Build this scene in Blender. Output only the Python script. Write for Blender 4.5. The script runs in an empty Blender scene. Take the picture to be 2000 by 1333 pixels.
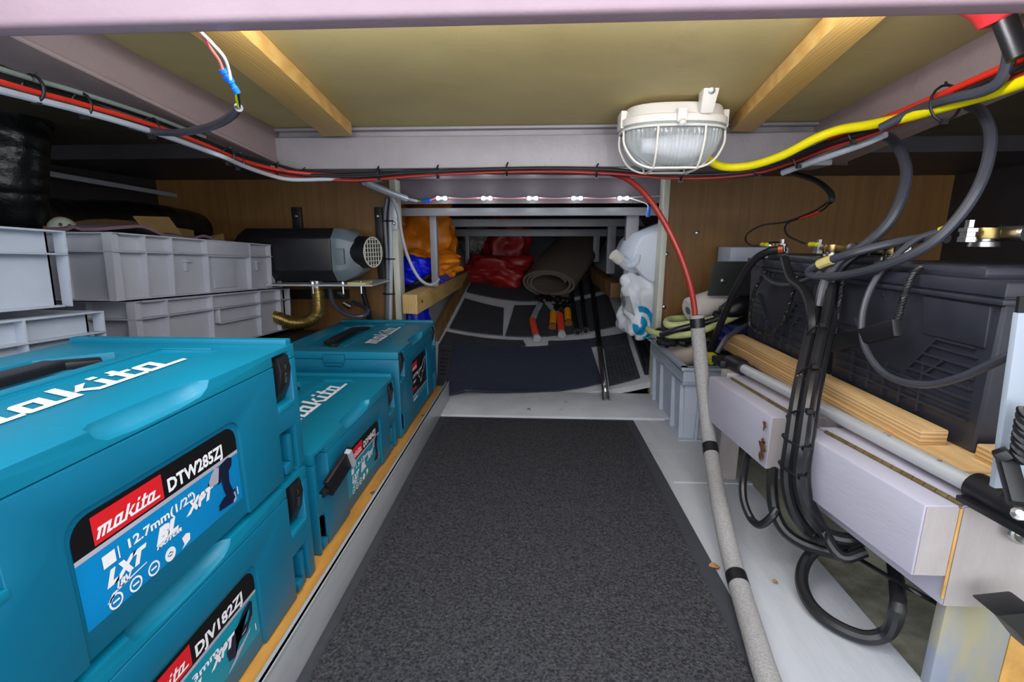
import bpy, bmesh, math, random
from mathutils import Vector, Matrix, noise
random.seed(7)
C = bpy.context.scene.collection
SC = bpy.context.scene

# ------------------------------------------------------------------ camera, sky, light, exposure
FPX, CAMH = 935.0, 0.52
VP = (1050.0, 465.0)
_d = Vector(((VP[0]-1000)/FPX, (666.5-VP[1])/FPX, 1.0)).normalized()
_p = math.atan2(_d.y, _d.z)
_up = Vector((0, math.cos(_p), -math.sin(_p)))
_xc = _up.cross(_d)
ROWS = (_xc, _d, _up)
CAMP = Vector((0, 0, CAMH))
def to_world(c): return Vector((ROWS[0].dot(c), ROWS[1].dot(c), ROWS[2].dot(c)))
cam_data = bpy.data.cameras.new('camera'); cam = bpy.data.objects.new('camera', cam_data); C.objects.link(cam)
cam_data.sensor_width = 36.0; cam_data.lens = FPX*36.0/2000.0; cam_data.clip_start = 0.01
_r, _u, _f = to_world(Vector((1,0,0))), to_world(Vector((0,1,0))), to_world(Vector((0,0,1)))
cam.matrix_world = Matrix(((_r.x,_u.x,-_f.x,CAMP.x),(_r.y,_u.y,-_f.y,CAMP.y),(_r.z,_u.z,-_f.z,CAMP.z),(0,0,0,1)))
SC.camera = cam
world = bpy.data.worlds.new('daylight'); SC.world = world; world.use_nodes = True
_bg = world.node_tree.nodes['Background']; _bg.inputs[0].default_value = (0.93, 0.96, 1.0, 1); _bg.inputs[1].default_value = 1.55
def area(name, loc, rot, sx, sy, power, col=(1,1,1)):
    l = bpy.data.lights.new(name, 'AREA'); l.shape = 'RECTANGLE'; l.size = sx; l.size_y = sy; l.energy = power; l.color = col
    o = bpy.data.objects.new(name, l); C.objects.link(o); o.location = loc; o.rotation_euler = rot; return o
SC.view_settings.view_transform = 'Standard'; SC.view_settings.look = 'None'
SC.view_settings.gamma = 1.0; SC.view_settings.use_curve_mapping = False
SC.view_settings.exposure = 1.1
SC.cycles.use_denoising = True
SC.cycles.max_bounces = 8; SC.cycles.sample_clamp_indirect = 4.0

# ------------------------------------------------------------------ measuring along the sight lines
def ray(u, v): return to_world(Vector(((u-1000)/FPX, (666.5-v)/FPX, 1.0)))
def PY(u, v, Y): r = ray(u, v); return CAMP + r*(Y/r.y)
def PX(u, v, X): r = ray(u, v); return CAMP + r*(X/r.x)
def PZ(u, v, Z): r = ray(u, v); return CAMP + r*((Z-CAMH)/r.z)
def slope_z(x, y): return max(0.0, 0.33*(y-1.58)) + (0.35*x*x if y > 1.5 else 0)
def PS(u, v, dz=0.0):                     # point on the rising stern floor
    r = ray(u, v); a, b = 1.0, 4.0
    for _ in range(50):
        m = (a+b)/2; q = CAMP + r*(m/r.y)
        if q.z > slope_z(q.x, q.y)+dz: a = m
        else: b = m
    return CAMP + r*(a/r.y)

# ------------------------------------------------------------------ materials
def lin(c):
    return tuple((x/12.92 if x <= 0.04045 else ((x+0.055)/1.055)**2.4) for x in [k/255.0 for k in c])
MATS = {}
def mat(name, rgb, rough=0.5, metal=0.0, var=0.12, vscale=12.0, bump=0.0, bscale=200.0, stretch=(1,1,1), rgb2=None, mix=(0.35,0.7),
        spec=0.5, emit=None, coat=0.0, spots=None, trans=0.0, sss=0.0, ring=None):
    if name in MATS: return MATS[name]
    m = bpy.data.materials.new(name); m.use_nodes = True; nt = m.node_tree; N = nt.nodes; L = nt.links
    b = N['Principled BSDF']
    b.inputs['Roughness'].default_value = rough; b.inputs['Metallic'].default_value = metal
    b.inputs['Specular IOR Level'].default_value = spec; b.inputs['Coat Weight'].default_value = coat
    b.inputs['Transmission Weight'].default_value = trans
    if sss: b.inputs['Subsurface Weight'].default_value = sss; b.inputs['Subsurface Scale'].default_value = 0.02
    c1 = lin(rgb)
    if emit:
        b.inputs['Emission Color'].default_value = (*c1, 1); b.inputs['Emission Strength'].default_value = emit
    tc = N.new('ShaderNodeTexCoord'); mp = N.new('ShaderNodeMapping'); mp.inputs['Scale'].default_value = stretch
    L.new(tc.outputs['Object'], mp.inputs['Vector'])
    nz = N.new('ShaderNodeTexNoise'); nz.inputs['Scale'].default_value = vscale; nz.inputs['Detail'].default_value = 6; nz.inputs['Roughness'].default_value = 0.65
    L.new(mp.outputs[0], nz.inputs['Vector'])
    cr = N.new('ShaderNodeValToRGB')
    if rgb2: c2 = lin(rgb2); lo = c1; hi = c2
    else: lo = tuple(x*(1-var) for x in c1); hi = tuple(min(1, x*(1+var)) for x in c1)
    cr.color_ramp.elements[0].position = mix[0]; cr.color_ramp.elements[1].position = mix[1]
    cr.color_ramp.elements[0].color = (*lo, 1); cr.color_ramp.elements[1].color = (*hi, 1)
    fac = nz.outputs[0]
    if ring:                                                   # growth rings / ply layers: bands along an axis
        wv = N.new('ShaderNodeTexWave'); wv.wave_type = 'BANDS'; wv.bands_direction = ring[0]; wv.inputs['Scale'].default_value = ring[1]
        wv.inputs['Distortion'].default_value = ring[2]; wv.inputs['Detail'].default_value = 3; wv.inputs['Detail Scale'].default_value = 1.2
        L.new(mp.outputs[0], wv.inputs['Vector'])
        mm = N.new('ShaderNodeMath'); mm.operation = 'MULTIPLY_ADD'; mm.inputs[1].default_value = 0.45
        sc = N.new('ShaderNodeMath'); sc.operation = 'MULTIPLY'; sc.inputs[1].default_value = 0.6
        L.new(nz.outputs[0], sc.inputs[0]); L.new(wv.outputs['Fac'], mm.inputs[0]); L.new(sc.outputs[0], mm.inputs[2]); fac = mm.outputs[0]
    L.new(fac, cr.inputs[0]); col = cr.outputs[0]
    if spots:                                                  # worn or stained patches: (rgb, scale, threshold, softness)
        s = N.new('ShaderNodeTexNoise'); s.inputs['Scale'].default_value = spots[1]; s.inputs['Detail'].default_value = 8; s.inputs['Roughness'].default_value = 0.7
        L.new(tc.outputs['Object'], s.inputs['Vector'])
        sr = N.new('ShaderNodeValToRGB'); sr.color_ramp.elements[0].position = spots[2]; sr.color_ramp.elements[1].position = min(1, spots[2]+spots[3])
        L.new(s.outputs[0], sr.inputs[0])
        mx = N.new('ShaderNodeMix'); mx.data_type = 'RGBA'; L.new(sr.outputs[0], mx.inputs[0]); L.new(col, mx.inputs[6]); mx.inputs[7].default_value = (*lin(spots[0]), 1)
        col = mx.outputs[2]
    L.new(col, b.inputs['Base Color'])
    if bump:
        bn = N.new('ShaderNodeTexNoise'); bn.inputs['Scale'].default_value = bscale; bn.inputs['Detail'].default_value = 4
        L.new(mp.outputs[0], bn.inputs['Vector'])
        bu = N.new('ShaderNodeBump'); bu.inputs['Strength'].default_value = bump; bu.inputs['Distance'].default_value = 0.004
        L.new(bn.outputs[0], bu.inputs['Height']); L.new(bu.outputs[0], b.inputs['Normal'])
    MATS[name] = m; return m

M_teal = mat('teal_plastic', (0,105,138), 0.42, bump=0.05, bscale=900, var=0.07, vscale=5)
M_teal2 = mat('teal_plastic_lid', (0,118,148), 0.40, bump=0.05, bscale=900, var=0.07, vscale=5)
M_black = mat('black_plastic', (24,24,28), 0.4, bump=0.04, bscale=600)
M_blackr = mat('black_rubber', (26,27,31), 0.55, var=0.2)
M_case = mat('battery_case', (46,48,58), 0.38, var=0.25, vscale=9, bump=0.05, bscale=300, spots=((82,82,88),14,0.68,0.2))
M_white = mat('white_print', (235,235,240), 0.5, var=0.03)
M_lblk = mat('label_black', (12,12,14), 0.35)
M_red = mat('label_red', (214,28,38), 0.4, var=0.04)
M_lblue = mat('label_blue', (0,128,190), 0.35, var=0.12, vscale=8)
M_lteal = mat('label_teal', (0,136,160), 0.35, var=0.1, vscale=8)
M_lgrey = mat('label_grey', (172,170,185), 0.4)
M_navy = mat('print_navy', (14,22,52), 0.4)
M_crate = mat('grey_crate', (184,186,196), 0.5, var=0.08, vscale=7, spots=((110,106,104),9,0.64,0.2))
M_crate2 = mat('bluegrey_crate', (174,182,196), 0.5, var=0.08, vscale=7)
M_beam = mat('beam_grey_paint', (146,142,146), 0.38, var=0.1, vscale=9, bump=0.12, bscale=120, spots=((96,84,86),6,0.62,0.15))
M_beamp = mat('beam_pink_paint', (164,140,152), 0.42, var=0.1, vscale=4, bump=0.1, bscale=150, spots=((128,88,70),2.2,0.60,0.2))
M_side = mat('side_channel_paint', (150,132,132), 0.4, var=0.1, vscale=5, bump=0.1, bscale=140, spots=((120,100,100),5,0.6,0.2))
M_hingeb = mat('dull_brass', (128,112,74), 0.5, 0.6, var=0.3, vscale=40)
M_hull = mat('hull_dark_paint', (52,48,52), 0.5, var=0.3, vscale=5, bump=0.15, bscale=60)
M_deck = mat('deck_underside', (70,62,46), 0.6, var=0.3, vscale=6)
M_sternbeam = mat('stern_frame_paint', (140,140,146), 0.4, var=0.12, vscale=10, bump=0.08)
M_floor = mat('floor_grey_paint', (180,183,190), 0.42, var=0.10, vscale=6, bump=0.15, bscale=90, stretch=(3,0.5,1), spots=((112,106,104),5,0.62,0.15))
M_plank = mat('plank_grey_paint', (198,202,208), 0.5, var=0.1, vscale=10, bump=0.1, bscale=90, spots=((112,112,116),16,0.63,0.12))
M_sfloor = mat('stern_grey_paint', (182,186,190), 0.5, var=0.1)
M_bilge = mat('bilge_stained', (182,184,168), 0.55, rgb2=(104,96,80), vscale=5, mix=(0.42,0.78), bump=0.2, bscale=40, spots=((34,30,27),3,0.55,0.2))
M_carpet = mat('black_carpet_pile', (36,36,41), 0.95, rgb2=(84,84,89), vscale=260, mix=(0.36,0.72), bump=1.0, bscale=300, spec=0.1, spots=((116,116,118),3.2,0.64,0.3))
M_carpetb = mat('navy_carpet_pile', (44,48,62), 0.95, rgb2=(60,64,82), vscale=260, bump=0.8, bscale=300, spec=0.1)
M_rubber = mat('rubber_backing', (52,54,62), 0.7, var=0.15, vscale=60)
M_tile = mat('dark_mat_tile', (46,48,54), 0.8, var=0.25, vscale=30, bump=0.3, bscale=300)
M_ply = mat('ceiling_ply', (196,178,124), 0.62, rgb2=(172,154,104), vscale=2.2, stretch=(1,1.6,1), mix=(0.3,0.7), bump=0.06, bscale=250, spots=((162,140,92),7,0.60,0.25))
M_pine = mat('pine_batten', (226,186,112), 0.5, rgb2=(202,154,80), vscale=5, stretch=(6,0.6,6), ring=('X',9,6), mix=(0.2,0.9))
M_pinep = mat('pine_pale', (206,176,112), 0.55, rgb2=(184,146,84), vscale=5, stretch=(6,0.6,6), ring=('X',7,6), mix=(0.2,0.9))
M_woodd = mat('pine_dark', (132,98,62), 0.6, rgb2=(104,74,44), vscale=5, stretch=(6,0.6,6), ring=('X',7,6))
M_bulk = mat('bulkhead_ply', (136,98,50), 0.5, rgb2=(102,70,32), vscale=6, stretch=(14,14,0.5), mix=(0.2,0.8), spots=((94,64,28),3,0.56,0.2))
M_tray = mat('tray_ply', (206,150,70), 0.5, rgb2=(176,120,50), vscale=8, stretch=(6,0.8,6))
M_plyedge = mat('ply_edge_layers', (214,180,128), 0.6, rgb2=(140,94,52), vscale=6, stretch=(1,0.25,1), ring=('Z',58,1.2), mix=(0.25,0.95))
M_plytop = mat('ply_face', (222,186,134), 0.6, rgb2=(190,150,98), vscale=6, stretch=(6,0.7,6))
M_alu = mat('aluminium', (190,193,198), 0.36, 0.35, var=0.12, vscale=20, stretch=(1,0.15,1), bump=0.05, spots=((120,112,100),12,0.66,0.1))
M_steel = mat('zinc_steel', (186,188,190), 0.3, 1.0, var=0.15, vscale=60)
M_brass = mat('brass', (176,152,98), 0.36, 1.0, var=0.2, vscale=80, spots=((96,80,50),60,0.6,0.2))
M_copper = mat('copper_strand', (196,106,66), 0.4, 0.8)
M_dsteel = mat('dark_steel', (52,44,44), 0.4, 0.7, var=0.3, vscale=40)
M_box = mat('grey_timber_paint', (176,174,190), 0.45, var=0.06, vscale=8, stretch=(2,0.4,2), bump=0.08, bscale=120, spots=((132,122,118),6,0.68,0.2))
M_boxe = mat('grey_timber_end', (170,162,162), 0.5, var=0.1, vscale=9, stretch=(3,1,1), bump=0.1, bscale=140, spots=((124,112,102),5,0.62,0.25))
M_raw = mat('raw_wood', (206,156,84), 0.6, var=0.2, vscale=30)
M_rust = mat('rust', (120,72,36), 0.8, rgb2=(70,42,26), vscale=60, bump=0.4)
M_leg = mat('leg_timber', (158,152,126), 0.6, rgb2=(134,142,160), vscale=5, stretch=(3,3,1), mix=(0.4,0.6), spots=((96,88,80),10,0.66,0.1))
M_lag = mat('foam_lagging', (160,158,158), 0.9, rgb2=(134,132,132), vscale=300, bump=0.4, bscale=400, spec=0.15)
M_cblk = mat('cable_black', (30,30,34), 0.33, var=0.25, vscale=30)
M_cgry = mat('cable_grey', (96,98,108), 0.38, var=0.1)
M_cslate = mat('cable_slate', (62,64,74), 0.33, var=0.12, vscale=20)
M_clgry = mat('cable_light_grey', (168,174,184), 0.4, var=0.06)
M_cred = mat('cable_red', (206,44,28), 0.35, var=0.12)
M_cdred = mat('cable_dark_red', (150,44,36), 0.36, var=0.1)
M_cyel = mat('cable_yellow', (228,214,0), 0.4, var=0.05)
M_cwht = mat('cable_white', (226,222,222), 0.4, var=0.04)
M_cpink = mat('cable_pink', (222,106,106), 0.4, var=0.06)
M_cgrn = mat('cable_green', (176,196,40), 0.4)
M_cpaint = mat('cable_black_painted', (28,28,32), 0.4, var=0.2, spots=((196,190,160),40,0.66,0.05))
M_blue = mat('blue_crimp', (20,104,222), 0.35, var=0.08)
M_lampw = mat('lamp_white', (226,222,214), 0.38, var=0.03)
M_lampgl = mat('lamp_seal', (138,150,146), 0.5)
M_led = mat('led_lens', (245,250,255), 0.3, emit=14.0)
M_cream = mat('cream_angle', (206,206,190), 0.4, var=0.06, bump=0.05)
M_heater = mat('heater_black', (30,30,34), 0.36, var=0.2, vscale=16, bump=0.05)
M_heatg = mat('heater_grey', (112,124,132), 0.4, var=0.06)
M_gold = mat('flex_steel_gold', (186,164,104), 0.3, 0.9, var=0.15, vscale=40)
M_orange = mat('orange_sack', (226,128,14), 0.5, var=0.2, vscale=14, bump=0.15, bscale=60)
M_bluebag = mat('blue_bag', (14,30,214), 0.3, var=0.15, vscale=10)
M_bluedk = mat('blue_dark', (24,32,92), 0.5)
M_bluebin = mat('dark_blue_cloth', (30,40,66), 0.6)
M_redbag = mat('red_bag', (140,22,24), 0.48, var=0.15, vscale=8)
M_clear = mat('wrapped_stone', (120,112,106), 0.35, rgb2=(168,162,156), vscale=40, bump=0.5, bscale=40)
M_felt = mat('felt_roll', (112,102,92), 0.95, rgb2=(92,84,76), vscale=160, bump=0.5, bscale=220, spec=0.1)
M_jerry = mat('white_polythene', (214,222,234), 0.32, var=0.03, sss=0.25)
M_wbag = mat('white_sack', (222,226,234), 0.35, var=0.06, vscale=10, bump=0.1, bscale=30)
M_bagblue = mat('sack_print_blue', (20,150,200), 0.4)
M_bagin = mat('sack_grey', (150,158,160), 0.5, var=0.1)
M_hose = mat('hose_yellow_green', (196,204,140), 0.35, var=0.08, vscale=80)
M_roll = mat('paper_roll', (214,206,200), 0.7, var=0.05, vscale=20, bump=0.2, bscale=120, stretch=(1,6,1))
M_beige = mat('beige_tube', (204,190,178), 0.5, var=0.05)
M_orangegrip = mat('red_grip', (216,72,52), 0.45, var=0.1)
M_yelgrip = mat('amber_grip', (230,150,20), 0.35)
M_card = mat('cardboard', (150,120,74), 0.8, var=0.12, vscale=20)
M_mask = mat('dust_mask', (168,176,158), 0.8, var=0.05)
M_purp = mat('mauve_cloth', (120,98,112), 0.9, var=0.1)
M_duct = mat('black_foil_duct', (16,19,20), 0.3, var=0.4, vscale=30, bump=0.5, bscale=70, metal=0.2)
M_wpanel = mat('white_panel', (158,168,182), 0.4, var=0.03)
M_yplast = mat('yellow_plastic', (214,206,40), 0.4)
M_ddark = mat('very_dark', (14,14,16), 0.6)
M_redbtn = mat('red_cover', (206,52,56), 0.4, var=0.15)
M_leaf = mat('dry_leaf', (176,124,70), 0.8, var=0.2, vscale=60)
M_tape = mat('yellow_tape', (206,190,120), 0.5)
def glass():
    m = bpy.data.materials.new('ribbed_glass'); m.use_nodes = True; nt = m.node_tree; N = nt.nodes; L = nt.links
    b = N['Principled BSDF']; b.inputs['Base Color'].default_value = (0.80,0.84,0.84,1); b.inputs['Roughness'].default_value = 0.08
    b.inputs['Specular IOR Level'].default_value = 0.9
    tr = N.new('ShaderNodeBsdfTransparent'); tr.inputs[0].default_value = (0.93,0.96,0.96,1)
    lw = N.new('ShaderNodeLayerWeight'); lw.inputs[0].default_value = 0.35
    mr = N.new('ShaderNodeMapRange'); mr.inputs[3].default_value = 0.34; mr.inputs[4].default_value = 0.85
    mx = N.new('ShaderNodeMixShader'); L.new(lw.outputs['Facing'], mr.inputs[0]); L.new(mr.outputs[0], mx.inputs[0])
    L.new(tr.outputs[0], mx.inputs[1]); L.new(b.outputs[0], mx.inputs[2]); L.new(mx.outputs[0], N['Material Output'].inputs[0])
    return m
M_glass = glass()

# ------------------------------------------------------------------ mesh builder
def V(*a): return Vector(a)
def catmull(pts, n=8, closed=False):
    pts = [Vector(p) for p in pts]; out = []
    m = len(pts)
    if m < 3 and not closed: return pts
    for i in range(m if closed else m-1):
        p0 = pts[(i-1) % m] if closed or i > 0 else pts[0]*2-pts[1]
        p1 = pts[i]; p2 = pts[(i+1) % m]
        p3 = pts[(i+2) % m] if closed or i+2 < m else pts[-1]*2-pts[-2]
        for k in range(n):
            t = k/n
            out.append(0.5*((2*p1)+(p2-p0)*t+(2*p0-5*p1+4*p2-p3)*t*t+(3*p1-p0-3*p2+p3)*t**3))
    if not closed: out.append(pts[-1])
    return out
BASE = {}
class MB:
    def __init__(s): s.v = []; s.f = []
    def add(s, vs, fs):
        o = len(s.v); s.v += [Vector(x) for x in vs]; s.f += [[o+i for i in f] for f in fs]; return s
    def hexa(s, p):        # 8 corners: bottom ring then top ring
        return s.add(p, [(3,2,1,0),(4,5,6,7),(0,1,5,4),(1,2,6,5),(2,3,7,6),(3,0,4,7)])
    def box(s, lo, hi, M=None):
        x0,y0,z0 = lo; x1,y1,z1 = hi
        p = [V(x0,y0,z0),V(x1,y0,z0),V(x1,y1,z0),V(x0,y1,z0),V(x0,y0,z1),V(x1,y0,z1),V(x1,y1,z1),V(x0,y1,z1)]
        if M is not None: p = [M @ q for q in p]
        return s.hexa(p)
    def cbox(s, c, d, M=None):
        c = Vector(c); return s.box((-d[0]/2,-d[1]/2,-d[2]/2),(d[0]/2,d[1]/2,d[2]/2), Matrix.Translation(c) @ (M.to_4x4() if M is not None else Matrix()))
    def bar(s, a, b, w, h, up=(0,0,1)):   # rectangular bar between two points
        a = Vector(a); b = Vector(b); d = (b-a).normalized(); up = Vector(up); x = d.cross(up).normalized(); z = x.cross(d)
        p = [q + x*sx*w/2 + z*sz*h/2 for q in (a, b) for sx, sz in ((-1,-1),(1,-1),(1,1),(-1,1))]
        return s.add(p, [(0,1,2,3),(7,6,5,4),(0,4,5,1),(1,5,6,2),(2,6,7,3),(3,7,4,0)])
    def prism(s, poly, d):   # poly: list of 3D points, d: extrusion vector
        n = len(poly); d = Vector(d); poly = [Vector(p) for p in poly]
        return s.add(poly+[p+d for p in poly], [list(range(n))[::-1], list(range(n,2*n))]+[(i,(i+1)%n,n+(i+1)%n,n+i) for i in range(n)])
    def tube(s, pts, r, seg=10, closed=False, smooth=6, caps=True, rfun=None):
        pts = catmull(pts, smooth, closed) if smooth else [Vector(p) for p in pts]
        n = len(pts); rings = []
        t0 = (pts[1]-pts[0]).normalized()
        ref = V(0,0,1) if abs(t0.z) < 0.9 else V(1,0,0)
        x = t0.cross(ref).normalized()
        for i, p in enumerate(pts):
            a = pts[(i-1) % n] if closed or i > 0 else p; b = pts[(i+1) % n] if closed or i < n-1 else p
            t = (b-a)
            if t.length < 1e-9: t = t0
            t.normalize(); x = (x - t*x.dot(t))
            if x.length < 1e-6: x = t.orthogonal()
            x.normalize(); y = t.cross(x)
            if rfun: rr = rfun(i/(n-1))
            elif isinstance(r, (list, tuple)):
                g = i/(n-1)*(len(r)-1); g0 = min(int(g+1e-9), len(r)-2); rr = r[g0]+(r[g0+1]-r[g0])*(g-g0)
            else: rr = r
            rings.append([p + (x*math.cos(2*math.pi*k/seg)+y*math.sin(2*math.pi*k/seg))*rr for k in range(seg)])
        vs = [q for R in rings for q in R]; fs = []
        for i in range(n if closed else n-1):
            j = (i+1) % n
            for k in range(seg): fs.append((i*seg+k, i*seg+(k+1)%seg, j*seg+(k+1)%seg, j*seg+k))
        if caps and not closed: fs.append(list(range(seg))[::-1]); fs.append([(n-1)*seg+k for k in range(seg)])
        return s.add(vs, fs)
    def cyl(s, a, b, r, r2=None, seg=16):
        return s.tube([a, b], [r, r if r2 is None else r2], seg, smooth=0)
    def lathe(s, prof, o, axis=(0,0,1), seg=20):   # prof: (radius, height) pairs
        ax = Vector(axis).normalized(); x = ax.orthogonal().normalized(); y = ax.cross(x); o = Vector(o); n = len(prof)
        vs = [o + ax*h + (x*math.cos(2*math.pi*k/seg)+y*math.sin(2*math.pi*k/seg))*r for r, h in prof for k in range(seg)]
        fs = [(i*seg+k, i*seg+(k+1)%seg, (i+1)*seg+(k+1)%seg, (i+1)*seg+k) for i in range(n-1) for k in range(seg)]
        fs += [list(range(seg))[::-1], [(n-1)*seg+k for k in range(seg)]]
        return s.add(vs, fs)
    def grid(s, fn, nu, nv, thick=None):     # fn(a,b) -> point, a,b in 0..1 ; thick: vector down
        vs = [Vector(fn(i/nu, j/nv)) for j in range(nv+1) for i in range(nu+1)]; w = nu+1
        fs = [(j*w+i, j*w+i+1, (j+1)*w+i+1, (j+1)*w+i) for j in range(nv) for i in range(nu)]
        if thick is not None:
            t = Vector(thick); m = len(vs); vs = vs+[p+t for p in vs]
            fs += [tuple(m+k for k in f[::-1]) for f in fs]
            edge = [i for i in range(w)]+[j*w+nu for j in range(1,nv+1)]+[nv*w+i for i in range(nu-1,-1,-1)]+[j*w for j in range(nv-1,0,-1)]
            fs += [(edge[(k+1)%len(edge)], edge[k], m+edge[k], m+edge[(k+1)%len(edge)]) for k in range(len(edge))]
        return s.add(vs, fs)
    def blob(s, c, r, nu=28, nv=18, amp=0.2, sc=4.0, seed=0, crease=0.0, flat=None, M=None, power=2.0):
        c = Vector(c); vs = []; fs = []
        for j in range(nv+1):
            th = math.pi*j/nv
            for i in range(nu):
                ph = 2*math.pi*i/nu
                n = V(math.sin(th)*math.cos(ph), math.sin(th)*math.sin(ph), math.cos(th))
                if power != 2.0: n = n / (abs(n.x)**power+abs(n.y)**power+abs(n.z)**power)**(1/power)
                k = 1 + amp*noise.noise(n*sc*0.5+V(seed,seed*2,0)) + 0.5*amp*noise.noise(n*sc+V(0,seed,3))
                if crease: k -= crease*(1-abs(noise.noise(n*sc*0.8+V(seed*3,1,seed))))**6
                p = V(n.x*r[0]*k, n.y*r[1]*k, n.z*r[2]*k)
                if flat is not None and p.z < -flat*r[2]: p.z = -flat*r[2]
                if M is not None: p = M @ p
                vs.append(c+p)
        for j in range(nv):
            for i in range(nu): fs.append((j*nu+i, (j+1)*nu+i, (j+1)*nu+(i+1)%nu, j*nu+(i+1)%nu))
        return s.add(vs, fs)
    def xf(s, M): s.v = [M @ p for p in s.v]; return s
    def bm(s):
        b = bmesh.new(); vs = [b.verts.new(p) for p in s.v]
        for f in s.f:
            try: b.faces.new([vs[i] for i in f])
            except ValueError: pass
        return b
    def build(s, name, m, parent=None, smooth=35, bevel=0.0, seg=2, weld=True, origin=None, cut=None, kind=None):
        b = s.bm()
        if weld: bmesh.ops.remove_doubles(b, verts=b.verts, dist=1e-6)
        bmesh.ops.recalc_face_normals(b, faces=b.faces)
        if cut:
            me = bpy.data.meshes.new('t'); b.to_mesh(me); b.free(); b = boolean(me, cut)
        if bevel:
            ed = [e for e in b.edges if len(e.link_faces) == 2 and e.calc_face_angle(0) > math.radians(40)]
            try: bmesh.ops.bevel(b, geom=ed, offset=bevel, segments=seg, profile=0.6, affect='EDGES', clamp_overlap=True)
            except Exception: pass
        if parent is not None: off = BASE[parent]
        elif origin is not None: off = Vector(origin)
        else:
            xs = [v.co.x for v in b.verts]; ys = [v.co.y for v in b.verts]; zs = [v.co.z for v in b.verts]
            off = V((min(xs)+max(xs))/2, (min(ys)+max(ys))/2, min(zs))
        bmesh.ops.translate(b, verts=b.verts, vec=-off)
        if smooth:
            for f in b.faces: f.smooth = True
            for e in b.edges:
                e.smooth = len(e.link_faces) == 2 and e.calc_face_angle(0) < math.radians(smooth)
        me = bpy.data.meshes.new(name); b.to_mesh(me); b.free()
        for mm in (m if isinstance(m, (list, tuple)) else [m]): me.materials.append(mm)
        o = bpy.data.objects.new(name, me); C.objects.link(o); BASE[o] = off.copy()
        if parent is not None: o.parent = parent
        else: o.location = off
        if kind: o['kind'] = kind
        return o
def boolean(me, cutters):
    a = bpy.data.objects.new('tmp_a', me); C.objects.link(a); tmp = []
    for c in cutters:
        cb = c.bm(); bmesh.ops.recalc_face_normals(cb, faces=cb.faces); cm = bpy.data.meshes.new('c'); cb.to_mesh(cm); cb.free()
        co = bpy.data.objects.new('tmp_c', cm); C.objects.link(co); tmp.append(co)
        md = a.modifiers.new('b', 'BOOLEAN'); md.operation = 'DIFFERENCE'; md.object = co; md.solver = 'EXACT'
    dg = bpy.context.evaluated_depsgraph_get(); dg.update()
    nm = bpy.data.meshes.new_from_object(a.evaluated_get(dg))
    for o in tmp+[a]: bpy.data.objects.remove(o)
    b = bmesh.new(); b.from_mesh(nm); bpy.data.meshes.remove(nm); return b
def thing(name, label, cat, loc=(0,0,0), group=None):
    o = bpy.data.objects.new(name, None); C.objects.link(o); o.location = loc; o.empty_display_size = 0.05
    BASE[o] = Vector(loc); o['label'] = label; o['category'] = cat
    if group: o['group'] = group
    return o
def tag(o, label, cat, group=None, kind=None):
    o['label'] = label; o['category'] = cat
    if group: o['group'] = group
    if kind: o['kind'] = kind
    return o
def struct(o, label=None):
    o['kind'] = 'structure'
    if label: o['label'] = label
    return o
def text_mesh(txt, size, offset=0.0, shear=0.0, extrude=0.0):
    cu = bpy.data.curves.new('t', 'FONT'); cu.body = txt; cu.size = size; cu.offset = offset; cu.shear = shear; cu.extrude = extrude; cu.resolution_u = 2
    o = bpy.data.objects.new('t', cu); C.objects.link(o)
    dg = bpy.context.evaluated_depsgraph_get(); dg.update()
    me = bpy.data.meshes.new_from_object(o.evaluated_get(dg)); bpy.data.objects.remove(o)
    vs = [v.co.copy() for v in me.vertices]; fs = [list(p.vertices) for p in me.polygons]; bpy.data.meshes.remove(me)
    return vs, fs
def put_text(mb, txt, size, o, ux, uy, offset=0.0, shear=0.0, fit=None, lift=0.0):
    vs, fs = text_mesh(txt, size, offset, shear); ux = Vector(ux); uy = Vector(uy); nz = ux.cross(uy).normalized(); o = Vector(o)
    w = max(v.x for v in vs) or 1; k = fit/w if fit else 1.0
    return mb.add([o + ux*v.x*k + uy*v.y + nz*lift for v in vs], fs)
def logo_polys():
    def R(x0,y0,x1,y1): return [(x0,y0),(x1,y0),(x1,y1),(x0,y1)]
    P = []; x = 0
    P += [[(x,.0),(x+.36,.0),(x+.36,.9),(x+.24,1),(x-.2,1),(x-.2,.78),(x,.78)], R(x+.3,.76,x+1.5,1), R(x+.62,0,x+.96,.8), R(x+1.22,0,x+1.58,1), R(x+1.22,0,x+2.0,.22)]; x = 2.0
    def a(x, tail): return [R(x+.14,.76,x+1.02,1), [(x,.14),(x+.34,.2),(x+.34,.86),(x+.14,1),(x,.86)], [(x+.14,0),(x+.9,0),(x+.9,.24),(x+.3,.24),(x,.14)], R(x+.72,0,x+1.08,1), R(x+.72,0,x+tail,.22)]
    P += a(x, 1.5); x = 3.5
    P += [R(x,0,x+.38,1.36), [(x+.38,.40),(x+.62,.40),(x+1.25,1.0),(x+.85,1.0)], [(x+.42,.56),(x+.76,.56),(x+1.15,.22),(x+1.5,.22),(x+1.5,0),(x+.98,0)]]; x = 5.0
    P += [R(x,0,x+.36,.9), R(x,1.08,x+.36,1.34), R(x,0,x+.85,.22)]; x = 5.85
    P += [R(x,0,x+.36,1.34), R(x-.16,.78,x+.75,1), R(x,0,x+.85,.22)]; x = 6.7
    P += a(x, 2.1)
    return P, 8.8
def put_logo(mb, o, ux, uy, width, lift=0.0, shear=0.45, hk=1.0):
    P, W = logo_polys(); ux = Vector(ux); uy = Vector(uy); n = ux.cross(uy).normalized(); k = width/(W+shear); o = Vector(o)
    for i, poly in enumerate(P):
        mb.add([o + ux*(x+shear*y)*k + uy*y*k*hk + n*(lift+i*1e-5) for x, y in poly], [list(range(len(poly)))])
    return mb
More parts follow.
